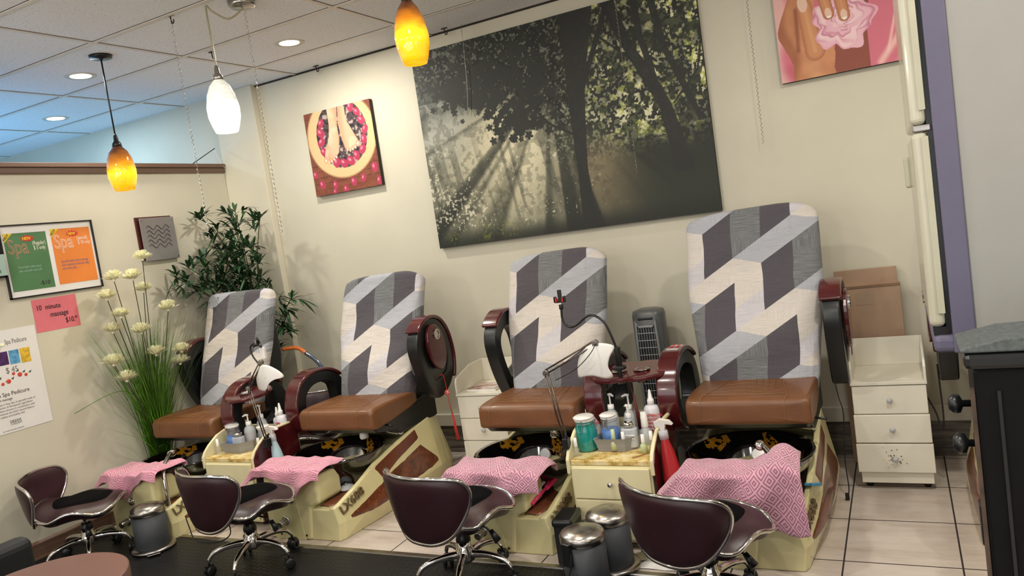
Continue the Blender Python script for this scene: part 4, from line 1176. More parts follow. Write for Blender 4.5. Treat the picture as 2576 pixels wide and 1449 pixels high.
bottle_acetone(-3.625, 3.56, ZT, .215, .030, 'white nozzle bottle mostly hidden behind the lettered acetone bottle on the left cart', [])
jar(-3.615, 3.42, ZT, .14, .042, 'clear glass jar with white lid behind the lamp arm on the left cart', clear, whitepl, None, False)
polish(-3.87, 3.275, ZT, 'white-capped polish bottle at the front left corner of the left cart', clear, .095)
polish(-3.60, 3.345, ZT, 'tilted white-capped polish bottle right of the left cart tray', clear, .08)
spray(-3.42, 3.33, .20, .39, .048, 'pale blue spray bottle hanging beside the cart between the two leftmost chairs', blueliq, -.12, 0)
# ------------------------------------------------------------------ task lamps
def lamp(clamp, elbow, top, shade, label, outline, ox, oy, sc_, rz=0):
    t = thing('task_lamp', label, 'lamp', clamp, rz)
    L = lambda p: Vector(p)-Vector(clamp)
    m = MB(); m.box((0, 0, 0), (.03, .04, .05)); m.cyl((0, 0, -.05), (0, 0, .05), .006, n=8); m.build('clamp', blackpl, t, bevel=.003)
    for k, (a, b) in enumerate(((clamp, elbow), (elbow, top))):
        a, b = L(a), L(b); d = (b-a).normalized(); pr = d.cross(Vector((0, 1, 0))).normalized()*.009
        for s in (-1, 1):
            MB().cyl(a+pr*s, b+pr*s, .0042, n=8).build('arm_rod', M('bronze_metal', '6e625a', .3, metal=1), t)
        m = MB(); n = 40; m.tube([a+(b-a)*(.06+.3*i/n)+Vector((0, .009, 0))+Vector((0, math.cos(i*1.6)*.0035, math.sin(i*1.6)*.0035)) for i in range(n)], .0012, 5); m.build('spring', steel, t)
    for p in (elbow, top):
        m = MB(); q = L(p); m.cyl(q+Vector((0, -.012, 0)), q+Vector((0, .012, 0)), .012, n=14); m.box(q+Vector((0, 0, -.006)), (.03, .016, .02)); m.build('joint', steel, t, bevel=.002)
    c = L(shade); O = sm2([((a-ox)/sc_, (oy-b)/sc_) for a, b in outline], 4); N_ = len(O); V = []; n_ = 8
    for k in range(n_+1):
        q = k/n_
        for a, b in O: V.append(c+Vector((a*q, -.055*math.cos(a*q*11)+.045-.012*math.cos(b*q*16), b*q)))
    m = MB(); m.add(V, [(k*N_+i, k*N_+(i+1) % N_, (k+1)*N_+(i+1) % N_, (k+1)*N_+i) for k in range(n_) for i in range(N_)], True)
    m.build('shade', whitepl, t, solid=.004)
    m = MB(); m.tube([L(top), (L(top)+c)/2+Vector((.01, -.05, .02)), c+Vector((-.02, -.075, .02)), c+Vector((-.09, -.06, -.03)), L(elbow)*.6+c*.4+Vector((-.06, 0, -.06))], .0022, 6, smooth_pts=5); m.build('lamp_cord', rubber, t)
    return t
lamp((-1.510, 3.27, .50), (-1.575, 3.29, .846), (-1.31, 3.31, .972), (-1.325, 3.32, .885), 'swing-arm task lamp with white shade clamped to the right-hand cream cart', [(1448, 952), (1456, 915), (1476, 888), (1508, 876), (1542, 886), (1532, 908), (1526, 930), (1532, 952), (1518, 956), (1490, 948), (1466, 950)], 1497, 915, 470)
lamp((-3.445, 3.27, .50), (-3.543, 3.29, .831), (-3.415, 3.30, .985), (-3.38, 3.30, .885), 'swing-arm task lamp with white shade clamped to the left-hand cream cart', [(634, 976), (640, 945), (656, 925), (685, 918), (712, 932), (724, 950), (704, 954), (688, 962), (672, 978), (652, 980)], 680, 950, 400)
t = thing('gooseneck_phone_holder', 'black gooseneck phone holder with red-padded clip, standing on the armrest tray', 'phone holder', (-1.295, 3.545, .80))
m = MB(); m.cyl((0, 0, .0), (0, 0, .10), .017, n=20); m.lathe([(.034, -.012), (.036, -.006), (.034, .004), (.018, .01)], n=20); m.cyl((0, 0, -.07), (0, 0, -.012), .011, n=12); m.build('clamp_base', blackpl, t, bevel=.002)
m = MB(); G = [(-1.294, .885), (-1.315, .96), (-1.343, 1.028), (-1.39, 1.065), (-1.433, 1.062), (-1.49, 1.025), (-1.533, 1.018), (-1.562, 1.055), (-1.560, 1.12)]
m.tube([(a+1.295, 0, b-.80) for a, b in G], .0062, 8, smooth_pts=5); m.build('gooseneck', blackpl, t)
m = MB(); m.cyl((-.265, 0, .31), (-.265, 0, .335), .012, n=12); m.box((-.265, 0, .385), (.02, .014, .05)); m.box((-.265, 0, .352), (.06, .014, .016)); m.box((-.290, -.006, .362), (.012, .02, .03)); m.box((-.240, -.006, .362), (.012, .02, .03)); m.build('phone_clip', blackpl, t, bevel=.003)
for s in (-1, 1): MB().box((-.265+s*.020, -.008, .36), (.012, .016, .02)).build('clip_pad', redm, t)
t = thing('gooseneck_phone_holder', 'black three-clawed phone holder above the left task lamp', 'phone holder', (-3.50, 3.36, .80))
m = MB(); m.tube([(.03, 0, -.03), (.03, 0, .10), (.0, .0, .16), (-.035, 0, .21), (-.045, 0, .26), (-.015, 0, .285), (.02, 0, .28)], .005, 8, smooth_pts=5); m.build('gooseneck', blackpl, t)
m = MB()
for a in (80, 200, 330): m.tube([(.035, -.005, .285), (.035+.035*math.cos(math.radians(a)), -.02, .285+.038*math.sin(math.radians(a)))], [.012, .007], 8)
m.build('phone_clip', blackpl, t)
MB().box((.05, 0, .225), (.035, .02, .07)).build('white_plug', whitepl, t, bevel=.004)
# ------------------------------------------------------------------ white drawer cabinets
def cabinet(x, y, label, stepped):
    t = thing('drawer_cabinet', label, 'cabinet', (x, y, 0), 0, 'off-white drawer cabinets on casters')
    MB().bx(-.16, .16, .0, .36, .04, .535).build('body', offwhite, t, bevel=.002)
    MB().bx(-.17, .17, -.02, .37, .535, .552).build('top', offwhite, t, bevel=.002)
    for s in (-1, 1):
        m = MB(); m.prism([(-.015, .552), (-.015, .62), (.0, .65), (.19, .70), (.365, .70), (.365, .552)], s*.158, s*.17, 'x'); m.build('side_guard', offwhite, t, bevel=.003)
    MB().bx(-.165, .165, .352, .366, .552, .70).build('back_guard', offwhite, t, bevel=.002)
    of = (0, .006, .010) if stepped else (0, 0, 0)
    for i, (z0, z1) in enumerate(((.39, .530), (.245, .385), (.095, .238))):
        k = of[i]
        drawer(t, -.165-k*.6, .165+k*.6, 0, z0, z1, offwhite, (-.0, (z0+z1)/2), ltgrey, k)
    MB().bx(-.16, .16, -.006, .01, .035, .09).build('plinth', offwhite, t, bevel=.002)
    for sx_ in (-.13, .13):
        for yy in (.05, .31): MB().lathe([(.0001, -.01), (.018, -.01), (.018, .01), (.0001, .01)], (sx_, yy, .018), 14, rotx(PI/2)).build('caster', blackpl, t)
    return t
cabinet(-.125, 4.08, 'off-white three-drawer cabinet right of the nearest pedicure chair, smudged bottom drawer', True)
cabinet(-2.45, 4.12, 'off-white three-drawer cabinet behind the third chair with magazines on top', False)
def smudge():
    m = MB(); r = random.Random(2)
    for i in range(40):
        a, d = r.uniform(0, 6.28), r.gauss(0, .028); s = r.uniform(.0012, .004)
        x, z = -.125+d*math.cos(a)-.01, 4.08; zz = .16+d*math.sin(a)*1.1
        m.lathe([(.0001, 0), (s, 0)], (x, 4.08-.0245, zz), 6, rotx(PI/2), caps=False)
    o = m.build('smudge', M('brown_dirt', '6d6348', .8)); o['kind'] = 'stuff'; tag(o, 'brown dirt specks around the lowest drawer knob', 'dirt')
t = thing('magazine', 'magazine lying on top of the white cabinet behind the third chair', 'magazine', (-2.455, 4.24, .5525), -.06)
m = MB(); m.bx(-.11, .11, -.085, .085, 0, .012); m.build('pages', paper, t, bevel=.001)
def magcol():
    m, nt, b = newmat('magazine_cover'); n = noise(nt, 14, 3)
    nt.links.new(ramp(nt, n.outputs[0], [(.3, rgb('3a3234')), (.48, rgb('b98f85')), (.6, rgb('d8cfc8')), (.75, rgb('4a3a40'))]).outputs[0], b.inputs['Base Color']); b.inputs['Roughness'].default_value = .2; return m
MB().bx(-.112, .112, -.087, .087, .0121, .0135).build('cover', magcol(), t)
# ------------------------------------------------------------------ tower fan
t = thing('tower_fan', 'grey tower fan standing against the wall between third and fourth chairs', 'fan', (-1.37, 4.37, 0), 0)
sec = lambda w, d, z: [(w*math.copysign(abs(math.cos(a))**.6, math.cos(a)), d*math.copysign(abs(math.sin(a))**.7, math.sin(a)), z) for a in [2*PI*i/28 for i in range(28)]]
MB().loft([sec(.09, .075, .10), sec(.092, .078, .5), sec(.094, .08, .93), sec(.088, .074, .955), sec(.05, .04, .968)], smooth=True).build('housing', fanm, t)
MB().loft([sec(.15, .14, 0), sec(.15, .14, .02), sec(.12, .11, .045), sec(.09, .075, .13)], smooth=True).build('base', fanm, t)
MB().bx(-.055, .055, -.083, -.06, .16, .865).build('dark_inside', blackmat, t)
m = MB(); O = sm2([(-.066, .15), (.066, .15), (.066, .86), (.05, .875), (-.05, .875), (-.066, .86)], 2); I = [(a*.80, .5125+(b-.5125)*.965) for a, b in O]
m.ring(O, I, -.092, -.072, 'y'); m.build('grille_frame', M('silver_plastic', '8f9294', .3, metal=.3), t, bevel=.003)
m = MB()
for i in range(16): m.bx(-.054, .054, -.090, -.087, .185+.043*i, .188+.043*i)
for i in range(7): m.bx(-.046+.0153*i, -.0445+.0153*i, -.088, -.086, .165, .862)
m.build('grille', ltgrey, t)
MB().box((0, -.078, .915), (.09, .008, .016)).build('control_window', blackpl, t, bevel=.004)
MB().sphere((0, -.03, .955), .035, sc_=(1, .7, .35)).build('top_badge', ltgrey, t)
# ------------------------------------------------------------------ cardboard
t = thing('cardboard_box', 'flattened cardboard boxes leaning on the wall behind the right cabinet', 'box', (-.19, 4.50, 0)); t.rotation_euler = (-.03, 0, 0)
MB().bx(-.155, .16, -.035, .03, 0, .975).build('carton', cardb, t, bevel=.003)
MB().bx(-.16, .150, .0, .035, .972, 1.06).build('flap', cardb, t, bevel=.002)
MB().bx(-.06, .03, -.0362, -.035, .87, .935).build('tape_patch', tape, t)
MB().bx(-.155, .155, -.0362, -.0352, .60, .66).build('tape_strip', tape, t)
MB().bx(-.156, .162, -.0385, -.0354, .962, .975).build('fold', M('cardboard_dark', '80664f', .8), t)
# ------------------------------------------------------------------ tall appliance and black stand at the right
t = thing('two_door_fridge', 'tall cream two-door appliance with lavender side trim at the right edge', 'fridge', (.04, 1.8, 1.175))
MB().bx(.075, .66, 0.004, .55, .035, .95).build('side_shell', fridgeside, t, bevel=.004)
MB().bx(.036, .078, -.003, .55, .0, .95).build('side_trim', lav, t, bevel=.003)
MB().bx(.0, .66, .0, .55, .0, .038).build('bottom_trim', lav, t, bevel=.012, seg=3)
MB().bx(.026, .04, .012, .54, .038, .95).build('door_gasket', blackpl, t)
for z0, z1 in ((.055, .462), (.476, .95)):
    d = MB().bx(-.004, .026, .002, .548, z0, z1).build('fridge_door', fridgedoor, t, bevel=.012, seg=4)
    MB().bx(.014, .0265, -.0015, .0, z0+.03, z1-.01).build('door_edge_strip', M('cream_edge', 'b9b6a0', .4), d)
MB().bx(.0, .034, .004, .05, .462, .476).build('hinge', steel, t, bevel=.003)
MB().bx(-.018, -.002, .47, .50, .34, .42).build('door_handle', fridgedoor, t, bevel=.006)
MB().bx(.002, .03, .01, .06, .037, .055).build('door_foot', blackpl, t)
t = thing('black_equipment_stand', 'tall black metal stand with round knobs at the right edge, below the cream appliance', 'cabinet', (.082, 1.40, 0))
MB().bx(0, .7, 0, .13, 0, 1.235).build('body', M('worn_black_paint', '060607', .55, spec=.2, var=.3, vscale=20), t, bevel=.006)
MB().bx(.05, .7, .13, .95, 0, 1.172).build('rear_body', blackmat, t, bevel=.006)
MB().bx(-.012, .7, -.012, .135, 1.235, 1.262).build('top_plate', blackpl, t, bevel=.008)
for yy in (.04, .105): MB().lathe([(.006, 0), (.006, .014), (.016, .018), (.018, .028), (.010, .036), (.0001, .037)], (0, yy, 1.10+.05*(yy > .1)), 18, Matrix.Rotation(-PI/2, 3, 'Y')).build('knob', blackpl, t)
MB().bx(-.006, .0, .004, .02, .1, 1.2).build('worn_edge_rail', M('scuffed_brown_edge', '4d3c30', .6, var=.5, vscale=25), t)
MB().bx(.03, .035, -.006, .0, 0, 1.2).build('front_rib', blackpl, t)
MB().bx(-.008, .0, .02, .05, .93, 1.0).build('latch', blackpl, t, bevel=.002)
t = thing('mesh_grey_case', 'grey textured plastic case lying on top of the black stand', 'case', (.078, 1.40, 1.263))
m = MB(); m.prism([(-.012, .0), (-.012, .008), (.05, .022), (.25, .03), (.7, .03), (.7, 0)], -.01, .12, 'y'); m.build('lid', M('grey_mesh_plastic', '565c5c', .6, var=.3, vscale=150), t, bevel=.003)
MB().bx(.085, .6, -.018, -.004, .001, .012).build('handle_recess', blackpl, t, bevel=.003)
# ------------------------------------------------------------------ manicure desk corner
t = thing('manicure_desk', 'rounded reddish-brown desk top in the bottom left corner', 'desk', (-2.38, 1.28, 0))
D = [(-.25, -1.3)]+[(-.25*math.cos(a), .25*math.sin(a)) for a in [PI*i/24 for i in range(25)]]+[(.25, -1.3)]
deskm = M('reddish_brown_laminate', '65423a', .3, var=.05, vscale=14)
MB().prism(D, .655, .70, 'z').build('desk_top', deskm, t, bevel=.004)
MB().prism([(a*.97, b*.97-.004) for a, b in D], .48, .656, 'z').build('apron', M('desk_side_brown', '6d4234', .3, var=.1), t)
MB().prism([(a*.8, b*.8-.05) for a, b in D], 0, .48, 'z').build('pedestal', MATS['desk_side_brown'], t)
t = thing('black_salon_chair', 'black chair back cut off by the bottom left corner', 'chair', (-3.17, 1.5, -.03))
MB().box((-.0, 0, .49), (.09, .42, .36)).build('backrest', blackmat, t, bevel=.04, seg=4)
MB().box((-.25, 0, .42), (.42, .42, .08)).build('seat', blackmat, t, bevel=.03, seg=3)
MB().cyl((-.22, 0, .03), (-.22, 0, .4), .025).build('column', blackpl, t)
MB().lathe([(.0001, 0), (.2, 0), (.2, .015), (.03, .04)], (-.22, 0, 0), 24).build('base', blackpl, t)
MB().box((-.03, 0, .40), (.05, .1, .1)).build('back_bracket', blackpl, t)
# ------------------------------------------------------------------ pedal bins
def pedal_bin(x, y, rz, label):
    t = thing('pedal_bin', label, 'bin', (x, y, .009), rz, 'grey pedal bins with steel lids')
    MB().lathe([(.0001, .012), (.088, .012), (.093, .02), (.093, .215), (.0001, .215)], n=36).build('bin_body', bingrey, t)
    MB().lathe([(.096, 0), (.118, .004), (.122, .012), (.115, .02), (.095, .024)], n=36).build('base_ring', steel, t)
    MB().lathe([(.096, .215), (.097, .24), (.09, .252), (.06, .266), (.0001, .272)], n=36).build('lid', steel, t)
    m = MB(); m.box((0, -.125, .012), (.07, .05, .006)); m.build('pedal', steel, t, bevel=.002)
    m = MB(); m.bx(-.02, .02, .092, .112, .14, .235); m.tube([(-.018, .10, .2), (-.022, .115, .14), (0, .118, .10), (.022, .115, .14), (.018, .10, .2)], .003, 6, smooth_pts=4); m.build('hinge_handle', blackpl, t, bevel=.002)
    return t
pedal_bin(-4.015, 2.83, .9, 'grey pedal bin with steel lid between the two leftmost stools')
pedal_bin(-1.30, 2.84, 2.8, 'front one of the two grey pedal bins before the cream cart')
pedal_bin(-1.262, 3.05, 2.3, 'rear grey pedal bin with its handle loop showing, close to the cart door')
t = thing('black_device', 'black plastic device on the floor between the third chair and cream cart', 'device', (-1.49, 3.10, 0), .1)
MB().bx(-.045, .045, -.06, .10, 0, .19).build('housing', blackmat, t, bevel=.008)
MB().bx(-.05, .05, -.07, .10, .18, .215).build('cap', blackpl, t, bevel=.012)
# ------------------------------------------------------------------ pendants
def pendant(x, y, zt, h, r, mat, label, cordm, canopy=True, glow='ffd070', power=3):
    t = thing('pendant_lamp', label, 'pendant lamp', (x, y, zt))
    s = h/.27
    MB().lathe([(.026*s, 0), (r*.62, -.03*s), (r*.85, -.075*s), (r, -.145*s), (r*.98, -.19*s), (r*.82, -.24*s), (r*.68, -.27*s), (r*.66, -.27*s), (r*.8, -.238*s), (r*.95, -.19*s), (r*.97, -.145*s), (r*.82, -.075*s), (r*.6, -.033*s), (.02*s, -.004)], n=36, caps=False).build('glass_shade', mat, t)
    MB().lathe([(.006, .075), (.012, .06), (.014, .035), (.024, .022), (.028, 0), (.02, -.003)], n=20).build('socket_cap', cordm if cordm is blackpl else steel, t)
    MB().sphere((0, 0, -.15*s), .028).build('bulb', bulbm, t)
    return t
c = pendant(-4.13, 3.16, 2.372, .262, .082, amber, 'amber glass pendant on a black cord in front of the half wall', blackpl)
MB().cyl((0, 0, .07), (0, 0, H-2.372-.02), .0045, n=8).build('cord', blackpl, c)
MB().lathe([(.0001, -.028), (.01, -.028), (.012, -.02), (.06, -.018), (.065, 0), (.0001, 0)], (0, 0, H-2.372), 32).build('ceiling_canopy', blackpl, c)
c = pendant(-2.045, 3.30, 2.72, .30, .085, amber, 'amber glass pendant near the top centre, left of the forest canvas', blackpl)
MB().cyl((0, 0, .07), (0, 0, H-2.72-.01), .0045, n=8).build('cord', blackpl, c)
MB().lathe([(.0001, -.028), (.06, -.018), (.065, 0), (.0001, 0)], (0, 0, H-2.72), 32).build('ceiling_canopy', blackpl, c)
c = pendant(-3.05, 2.99, 2.522, .268, .082, whiteshade, 'glowing white glass pendant hanging on a pale looped cord', steel)
MB().tube([(0, 0, .06), (0.0, 0, .2), (.0, .0, H-2.522-.02), (.03, .01, H-2.522-.05), (.08, .06, H-2.522-.09), (.125, .11, H-2.522-.05), (.13, .12, H-2.522-.03)], .005, 8, smooth_pts=5).build('cord', M('pale_gold_cord', '9f9678', .4), c)
MB().lathe([(.0001, -.035), (.06, -.033), (.068, -.025), (.07, 0), (.0001, 0)], (.13, .12, H-2.522), 32).build('ceiling_canopy', steel, c)
for p, e, col in (((-4.13, 3.16, 2.25), 2.2, (1, .75, .3)), ((-2.045, 3.30, 2.58), 2.2, (1, .75, .3)), ((-3.05, 2.99, 2.38), 6, (1, .97, .88))):
    l = bpy.data.lights.new('pendant_bulb', 'SPOT'); l.energy = e*5; l.color = col; l.shadow_soft_size = .03; l.spot_size = 1.9; l.spot_blend = .6
    lo = bpy.data.objects.new('pendant_bulb', l); COL.objects.link(lo); lo.location = (p[0], p[1], p[2]-.135)
# ------------------------------------------------------------------ chains, hooks
def chain(x, y, z0, z1, label, r=.0042):
    n = int((z1-z0)/.004); m = MB()
    m.tube([(x+r*math.cos(i*1.05), y+r*math.sin(i*1.05), z1-(z1-z0)*i/n) for i in range(n+1)], .0016, 5)
    return tag(m.build('hanging_chain', M('bright_chain', 'b9b4ab', .25, metal=1)), label, 'chain', 'thin chains hanging from the ceiling')
chain(-3.30, 2.98, 1.726, H-.006, 'thin chain hanging left of the white pendant')
chain(-2.806, 3.00, 1.698, H-.006, 'thin chain hanging just right of the white pendant')
chain(-1.367, 4.50, 1.767, H-.006, 'thin chain hanging in front of the forest canvas')
chain(-.634, 4.52, 1.812, H-.006, 'thin chain hanging between the forest and hands canvases')
m = MB(); m.tube([(-2.43, 4.548, H), (-2.44, 4.55, 2.7), (-2.455, 4.55, 2.5), (-2.48, 4.55, 2.33)], .0016, 5, smooth_pts=3)
tag(m.build('hanging_wire', steel), 'thin straight wire hanging over the left part of the forest canvas', 'wire')
def hook(x, y, label):
    m = MB(); z = H-.001
    m.bx(x-.022, x+.022, y-.006, y+.006, z-.005, z); m.tube([(x, y, z-.003), (x, y, z-.03), (x+.008, y, z-.045), (x+.018, y, z-.036), (x+.018, y, z-.026)], .0035, 6, smooth_pts=3)
    return tag(m.build('ceiling_hook', M('bronze_hook', '3b322b', .4, metal=.7)), label, 'hook', 'small ceiling grid hooks')
hook(-2.55, 4.53, 'small ceiling hook directly above the left part of the forest canvas'); hook(-3.66, 4.54, 'small ceiling hook at the wall line above the feet canvas')
hook(-3.74, 3.65, 'small ceiling hook left of the white pendant cord'); hook(-3.30, 2.98, 'small hook from which the chain left of the white pendant hangs')
# ------------------------------------------------------------------ left wall posters
def sheet(y0, y1, z0, z1, x, mat, name, parent, th=.0008):
    o = MB().bx(x, x+th, y0, y1, z0, z1).build(name, mat, parent); return o
def star(cy, cz, ry, rz_, x, mat, parent, n=12):
    P = []
    for i in range(2*n):
        a = PI*i/n; k = 1 if i % 2 == 0 else .62; P.append((cy+ry*k*math.cos(a), cz+rz_*k*math.sin(a)))
    return MB().prism(P, x, x+.0006, 'x').build('starburst', mat, parent)
t = thing('price_poster_frame', 'thin black frame with green and orange spa price sheets on the left wall', 'framed poster', (XL, 3.03, 1.555))
X = lambda y, z, d=0: Vector((d, y-3.03, z-1.555))
g = M('green_sheet', '4f7a50', .45, var=.08, vscale=6); og = M('orange_sheet', 'e5853a', .45, var=.06, vscale=6)
m = MB(); y0, y1, z0, z1 = -.305, .296, 0, .445
for a in ((y0, y1, z0, z0+.008), (y0, y1, z1-.008, z1), (y0, y0+.008, z0, z1), (y1-.008, y1, z0, z1)): m.bx(.0, .018, *a)
m.build('frame', blackpl, t)
sheet(y0+.006, y1-.006, z0+.006, z1-.006, .006, paper, 'backing_paper', t)
for k, (a, b, zb, zt_, mt) in enumerate(((2.751, 3.01, 1.597, 1.948, g), (3.041, 3.303, 1.606, 1.957, og))):
    o = sheet(a-3.03, b-3.03, zb-1.555, zt_-1.555, .0075, mt, 'price_sheet', t)
    cy = (a+b)/2-3.03; zt2 = zt_-1.555
    MB().prism([(a-3.03, zt2), (a-3.03+.055, zt2), (a-3.03, zt2-.055)], .0084, .0089, 'x').build('hot_corner', yellowink, o)
    R45 = RW @ Matrix.Rotation(PI/4, 3, 'Z')
    text(o, 'HOT', .022, Vector((.0092, a-3.03+.004, zt2-.044)), R45, ink, 'hot_text', ext=.0003, bold=.0004)
    star(cy+.01, zt2-.036, .048, .022, .0085, redink, o)
    text(o, 'NEW', .026, Vector((.0093, cy-.020, zt2-.045)), RW, yellowink, 'new_text', ext=.0003, bold=.0006, sx=.85)
    text(o, 'Spa', .125, Vector((.0088, a-3.03+.012, zt2-.125)), RW, pinkink if k == 0 else whiteink, 'spa_text', ext=.0003, sx=.72, bold=.001)
    text(o, 'Spa', .125, Vector((.0093, a-3.03+.012, zt2-.125)), RW, mt, 'spa_text_inner', ext=.0003, sx=.72, bold=-.0022)
    text(o, '(Regular)' if k == 0 else '(special)', .034, Vector((.0088, a-3.03+.165, zt2-.078)), RW, whiteink, 'grade_text', ext=.0003, sx=.66)
    text(o, '$ 5 only' if k == 0 else '$ 10 only', .034, Vector((.0088, a-3.03+.168, zt2-.108)), RW, whiteink, 'price_text', ext=.0003, sx=.66)
    for j, ln in enumerate(('Foot bath make your', 'skin smooth and soft') if k == 0 else ('Special lotion, foot massage', 'skin treatment smooth silky', 'your bare skin.')):
        text(o, ln, .022, Vector((.0088, a-3.03+.055-.02*k, zt2-.215-.023*j)), RW, blueink if k == 0 else purpleink, 'small_text', ext=.0003, sx=.75)
    if k == 0: text(o, '-$10', .036, Vector((.0088, a-3.03+.165, .065)), RW, ink, 'price_mark', ext=.0003)
t = thing('notice_frame', 'black frame with a pale teal notice, cut off by the left edge', 'framed notice', (XL+.02, 2.50, 1.69))
m = MB()
for a in ((-.26, .212, 0, .010), (-.26, .212, .235, .245), (-.26, -.25, 0, .245), (.2, .212, 0, .245)): m.bx(0, .02, *a)
m.build('frame', blackpl, t); sheet(-.255, .205, .005, .24, .004, blackmat, 'backing', t)
o = sheet(-.1, .218, .012, .138, .022, tealpaper, 'teal_notice', t)
text(o, 'e Dis', .034, Vector((.0232, .128, .03)), RW, ink, 'notice_text', ext=.0003, sx=.8); text(o, 'Nails', .024, Vector((.0232, .14, .085)), RW, redink, 'notice_small_text', ext=.0003, sx=.8)
t = thing('handwritten_note', 'pink paper note reading 10 minute massage $10 under the poster frame', 'note', (XL, 2.99, 1.33))
o = sheet(-.146, .140, .0, .204, .0005, pinkpaper, 'pink_sheet', t)
for s_, yy, zz, q in (('10  minute', -.125, .135, .046), ('massage', -.045, .085, .046), ('$10.', .045, .034, .046), ('00', .108, .052, .022)):
    text(t, s_, q, Vector((.0032, yy, zz)), RW, ink, 'handwriting', ext=.0003, sx=.78)
t = thing('spa_pedicure_poster', 'white pedicure price poster with fruit pictures low on the left wall', 'poster', (XL, 2.60, .785))
o = sheet(-.25, .235, 0, .60, .002, paper, 'poster_sheet', t)
def pt(s_, yy, zz, q, mt=ink, sx=.8, al='LEFT'): text(t, s_, q, Vector((.0032, yy, zz)), RW, mt, 'poster_text', ext=.0003, sx=sx, align=al)
pt('Spa Pedicure', .045, .515, .040, inkgrey, .62)
m = MB(); r = random.Random(3)
for i in range(10): m.sphere((.004, -.005+r.uniform(-.035, .035), .515+r.uniform(-.018, .02)), .012, 8, 6, (.15, 1, .8))
f = m.build('flower_print', petalm, t); f['kind'] = 'stuff'
for i, cc in enumerate(('c9502e', '4a2a5e', '5b9cc4', 'd9b23a')):
    MB().bx(.003, .0036, -.075+.065*i, -.017+.065*i, .40-.004*i, .475).build('product_picture', M('product_print_%d' % i, cc, .4, var=.35, vscale=40), t)
pt('$ 45', .02, .345, .05, inkgrey)
m = MB(); m2 = MB()
for i in range(7):
    yy, zz = -.08+.035*i, .285+.02*math.sin(i*1.9)+.008*i
    m.sphere((.0035, yy, zz), .010+.004*(i % 2), 10, 6, (.1, 1, 1)); m2.prism([(yy+.015, zz+.01), (yy+.035, zz+.022), (yy+.03, zz+.006)], .003, .0036, 'x')
f = m.build('fruit_print', M('fruit_red', 'cf4a3a', .5, var=.3, vscale=60), t); f['kind'] = 'stuff'; f = m2.build('leaf_print', M('leaf_dark', '3d4a38', .5), t); f['kind'] = 'stuff'
pt('Dream Spa Pedicure', -.12, .215, .034, ink, .9); pt('include 10 min massage', -.14, .19, .022, ink)
for j, ln in enumerate(('Our product Dream 5 Step Spa, is specially made of', 'essential properties of therapeutic ingredients', 'honey and rice bran extracts in combination with', 'essential oils restores the skin\'s natural balance', 'for radiant and healthy skin')):
    pt(ln, .0, .165-.018*j, .0165, inkgrey, .9, 'CENTER')
pt('DREAM', .02, .055, .022, ink, .9, 'CENTER'); pt('CREAM', .022, .040, .022, inkgrey, .9, 'CENTER'); pt('for results by beauty professional', .0, .012, .010, inkgrey, .9, 'CENTER')
t = thing('wavy_line_plaque', 'square silver acrylic plaque with five wavy lines on the left wall', 'plaque', (XL, 3.80, 1.69))
MB().bx(0, .012, -.145, .15, .0, .305).build('backing_board', M('dark_red_board', '4a1c1a', .4), t)
MB().bx(.028, .034, -.13, .155, -.008, .295).build('silver_plate', M('silver_acrylic', '8d8b8b', .28, metal=.35, var=.08, vscale=4), t, bevel=.002)
for i in range(5):
    MB().tube([(.0352, -.085+.19*k/40, .225-.033*i+.014*math.sin(k/40*2*PI*2.6)) for k in range(41)], .0022, 5).build('wavy_line', ink, t)
for yy, zz in ((-.115, .28), (.14, .28), (-.115, .008), (.14, .008)): MB().cyl((0, yy, zz), (.038, yy, zz), .005, n=10).build('standoff_screw', steel, t)
# stick on the half wall cap with a thread
t = thing('thin_black_stick', 'thin black stick with white thread resting on the half wall cap', 'stick', (XL, 4.25, 2.375))
MB().tube([(0, 0, .003), (-.02, .26, .13)], .0035, 6).build('stick', blackpl, t)
MB().tube([(-.02, .255, .125), (.0, .262, .05), (.03, .27, -.02), (.034, .30, -.035)], .0014, 5, smooth_pts=4).build('white_thread', whitepl, t)
# ------------------------------------------------------------------ plants
def leaf(m, p, d, L, w, up_=Vector((0, 0, 1)), droop=.3):
    d = d.normalized(); s = d.cross(up_)
    if s.length < 1e-3: s = Vector((1, 0, 0))
    s.normalize(); n = 5; V = []
    for i in range(n):
        t = i/(n-1); c = p+d*L*t+Vector((0, 0, -droop*L*t*t)); ww = w*math.sin(PI*min(.97, t*.9+.06))**.8*(1 if i < n-1 else .05)
        V += [c-s*ww, c+Vector((0, 0, -.15*ww)), c+s*ww]
    F = []
    for i in range(n-1):
        F += [(i*3, i*3+1, i*3+4, i*3+3), (i*3+1, i*3+2, i*3+5, i*3+4)]
    m.add(V, F, True)
t = thing('bamboo_plant', 'tall artificial bamboo plant in the corner behind the leftmost chair', 'plant', (-4.42, 4.33, 0))
MB().lathe([(.0001, 0), (.11, 0), (.13, .24), (.125, .25), (.11, .24), (.0001, .23)], n=28).build('pot', M('dark_pot', '2b2622', .5), t)
r = random.Random(11); stems = []; fol = MB()
tips = [(-4.67, 4.15, 2.0), (-4.40, 4.25, 2.0), (-4.19, 4.28, 1.90), (-4.66, 3.80, 1.57), (-4.68, 3.95, 1.63), (-4.66, 4.1, 1.68), (-4.0, 4.28, 1.29), (-4.06, 4.25, 1.15), (-4.13, 4.22, 1.43), (-4.55, 4.2, 1.78), (-4.38, 4.2, 1.86), (-4.3, 4.15, 1.69), (-4.55, 4.15, 1.54), (-4.28, 4.15, 1.52), (-4.6, 4.2, 1.88), (-4.45, 4.1, 1.66), (-4.63, 4.0, 1.5), (-4.2, 4.2, 1.6), (-4.48, 4.3, 1.95), (-4.35, 4.1, 1.4), (-4.66, 3.88, 1.52)]
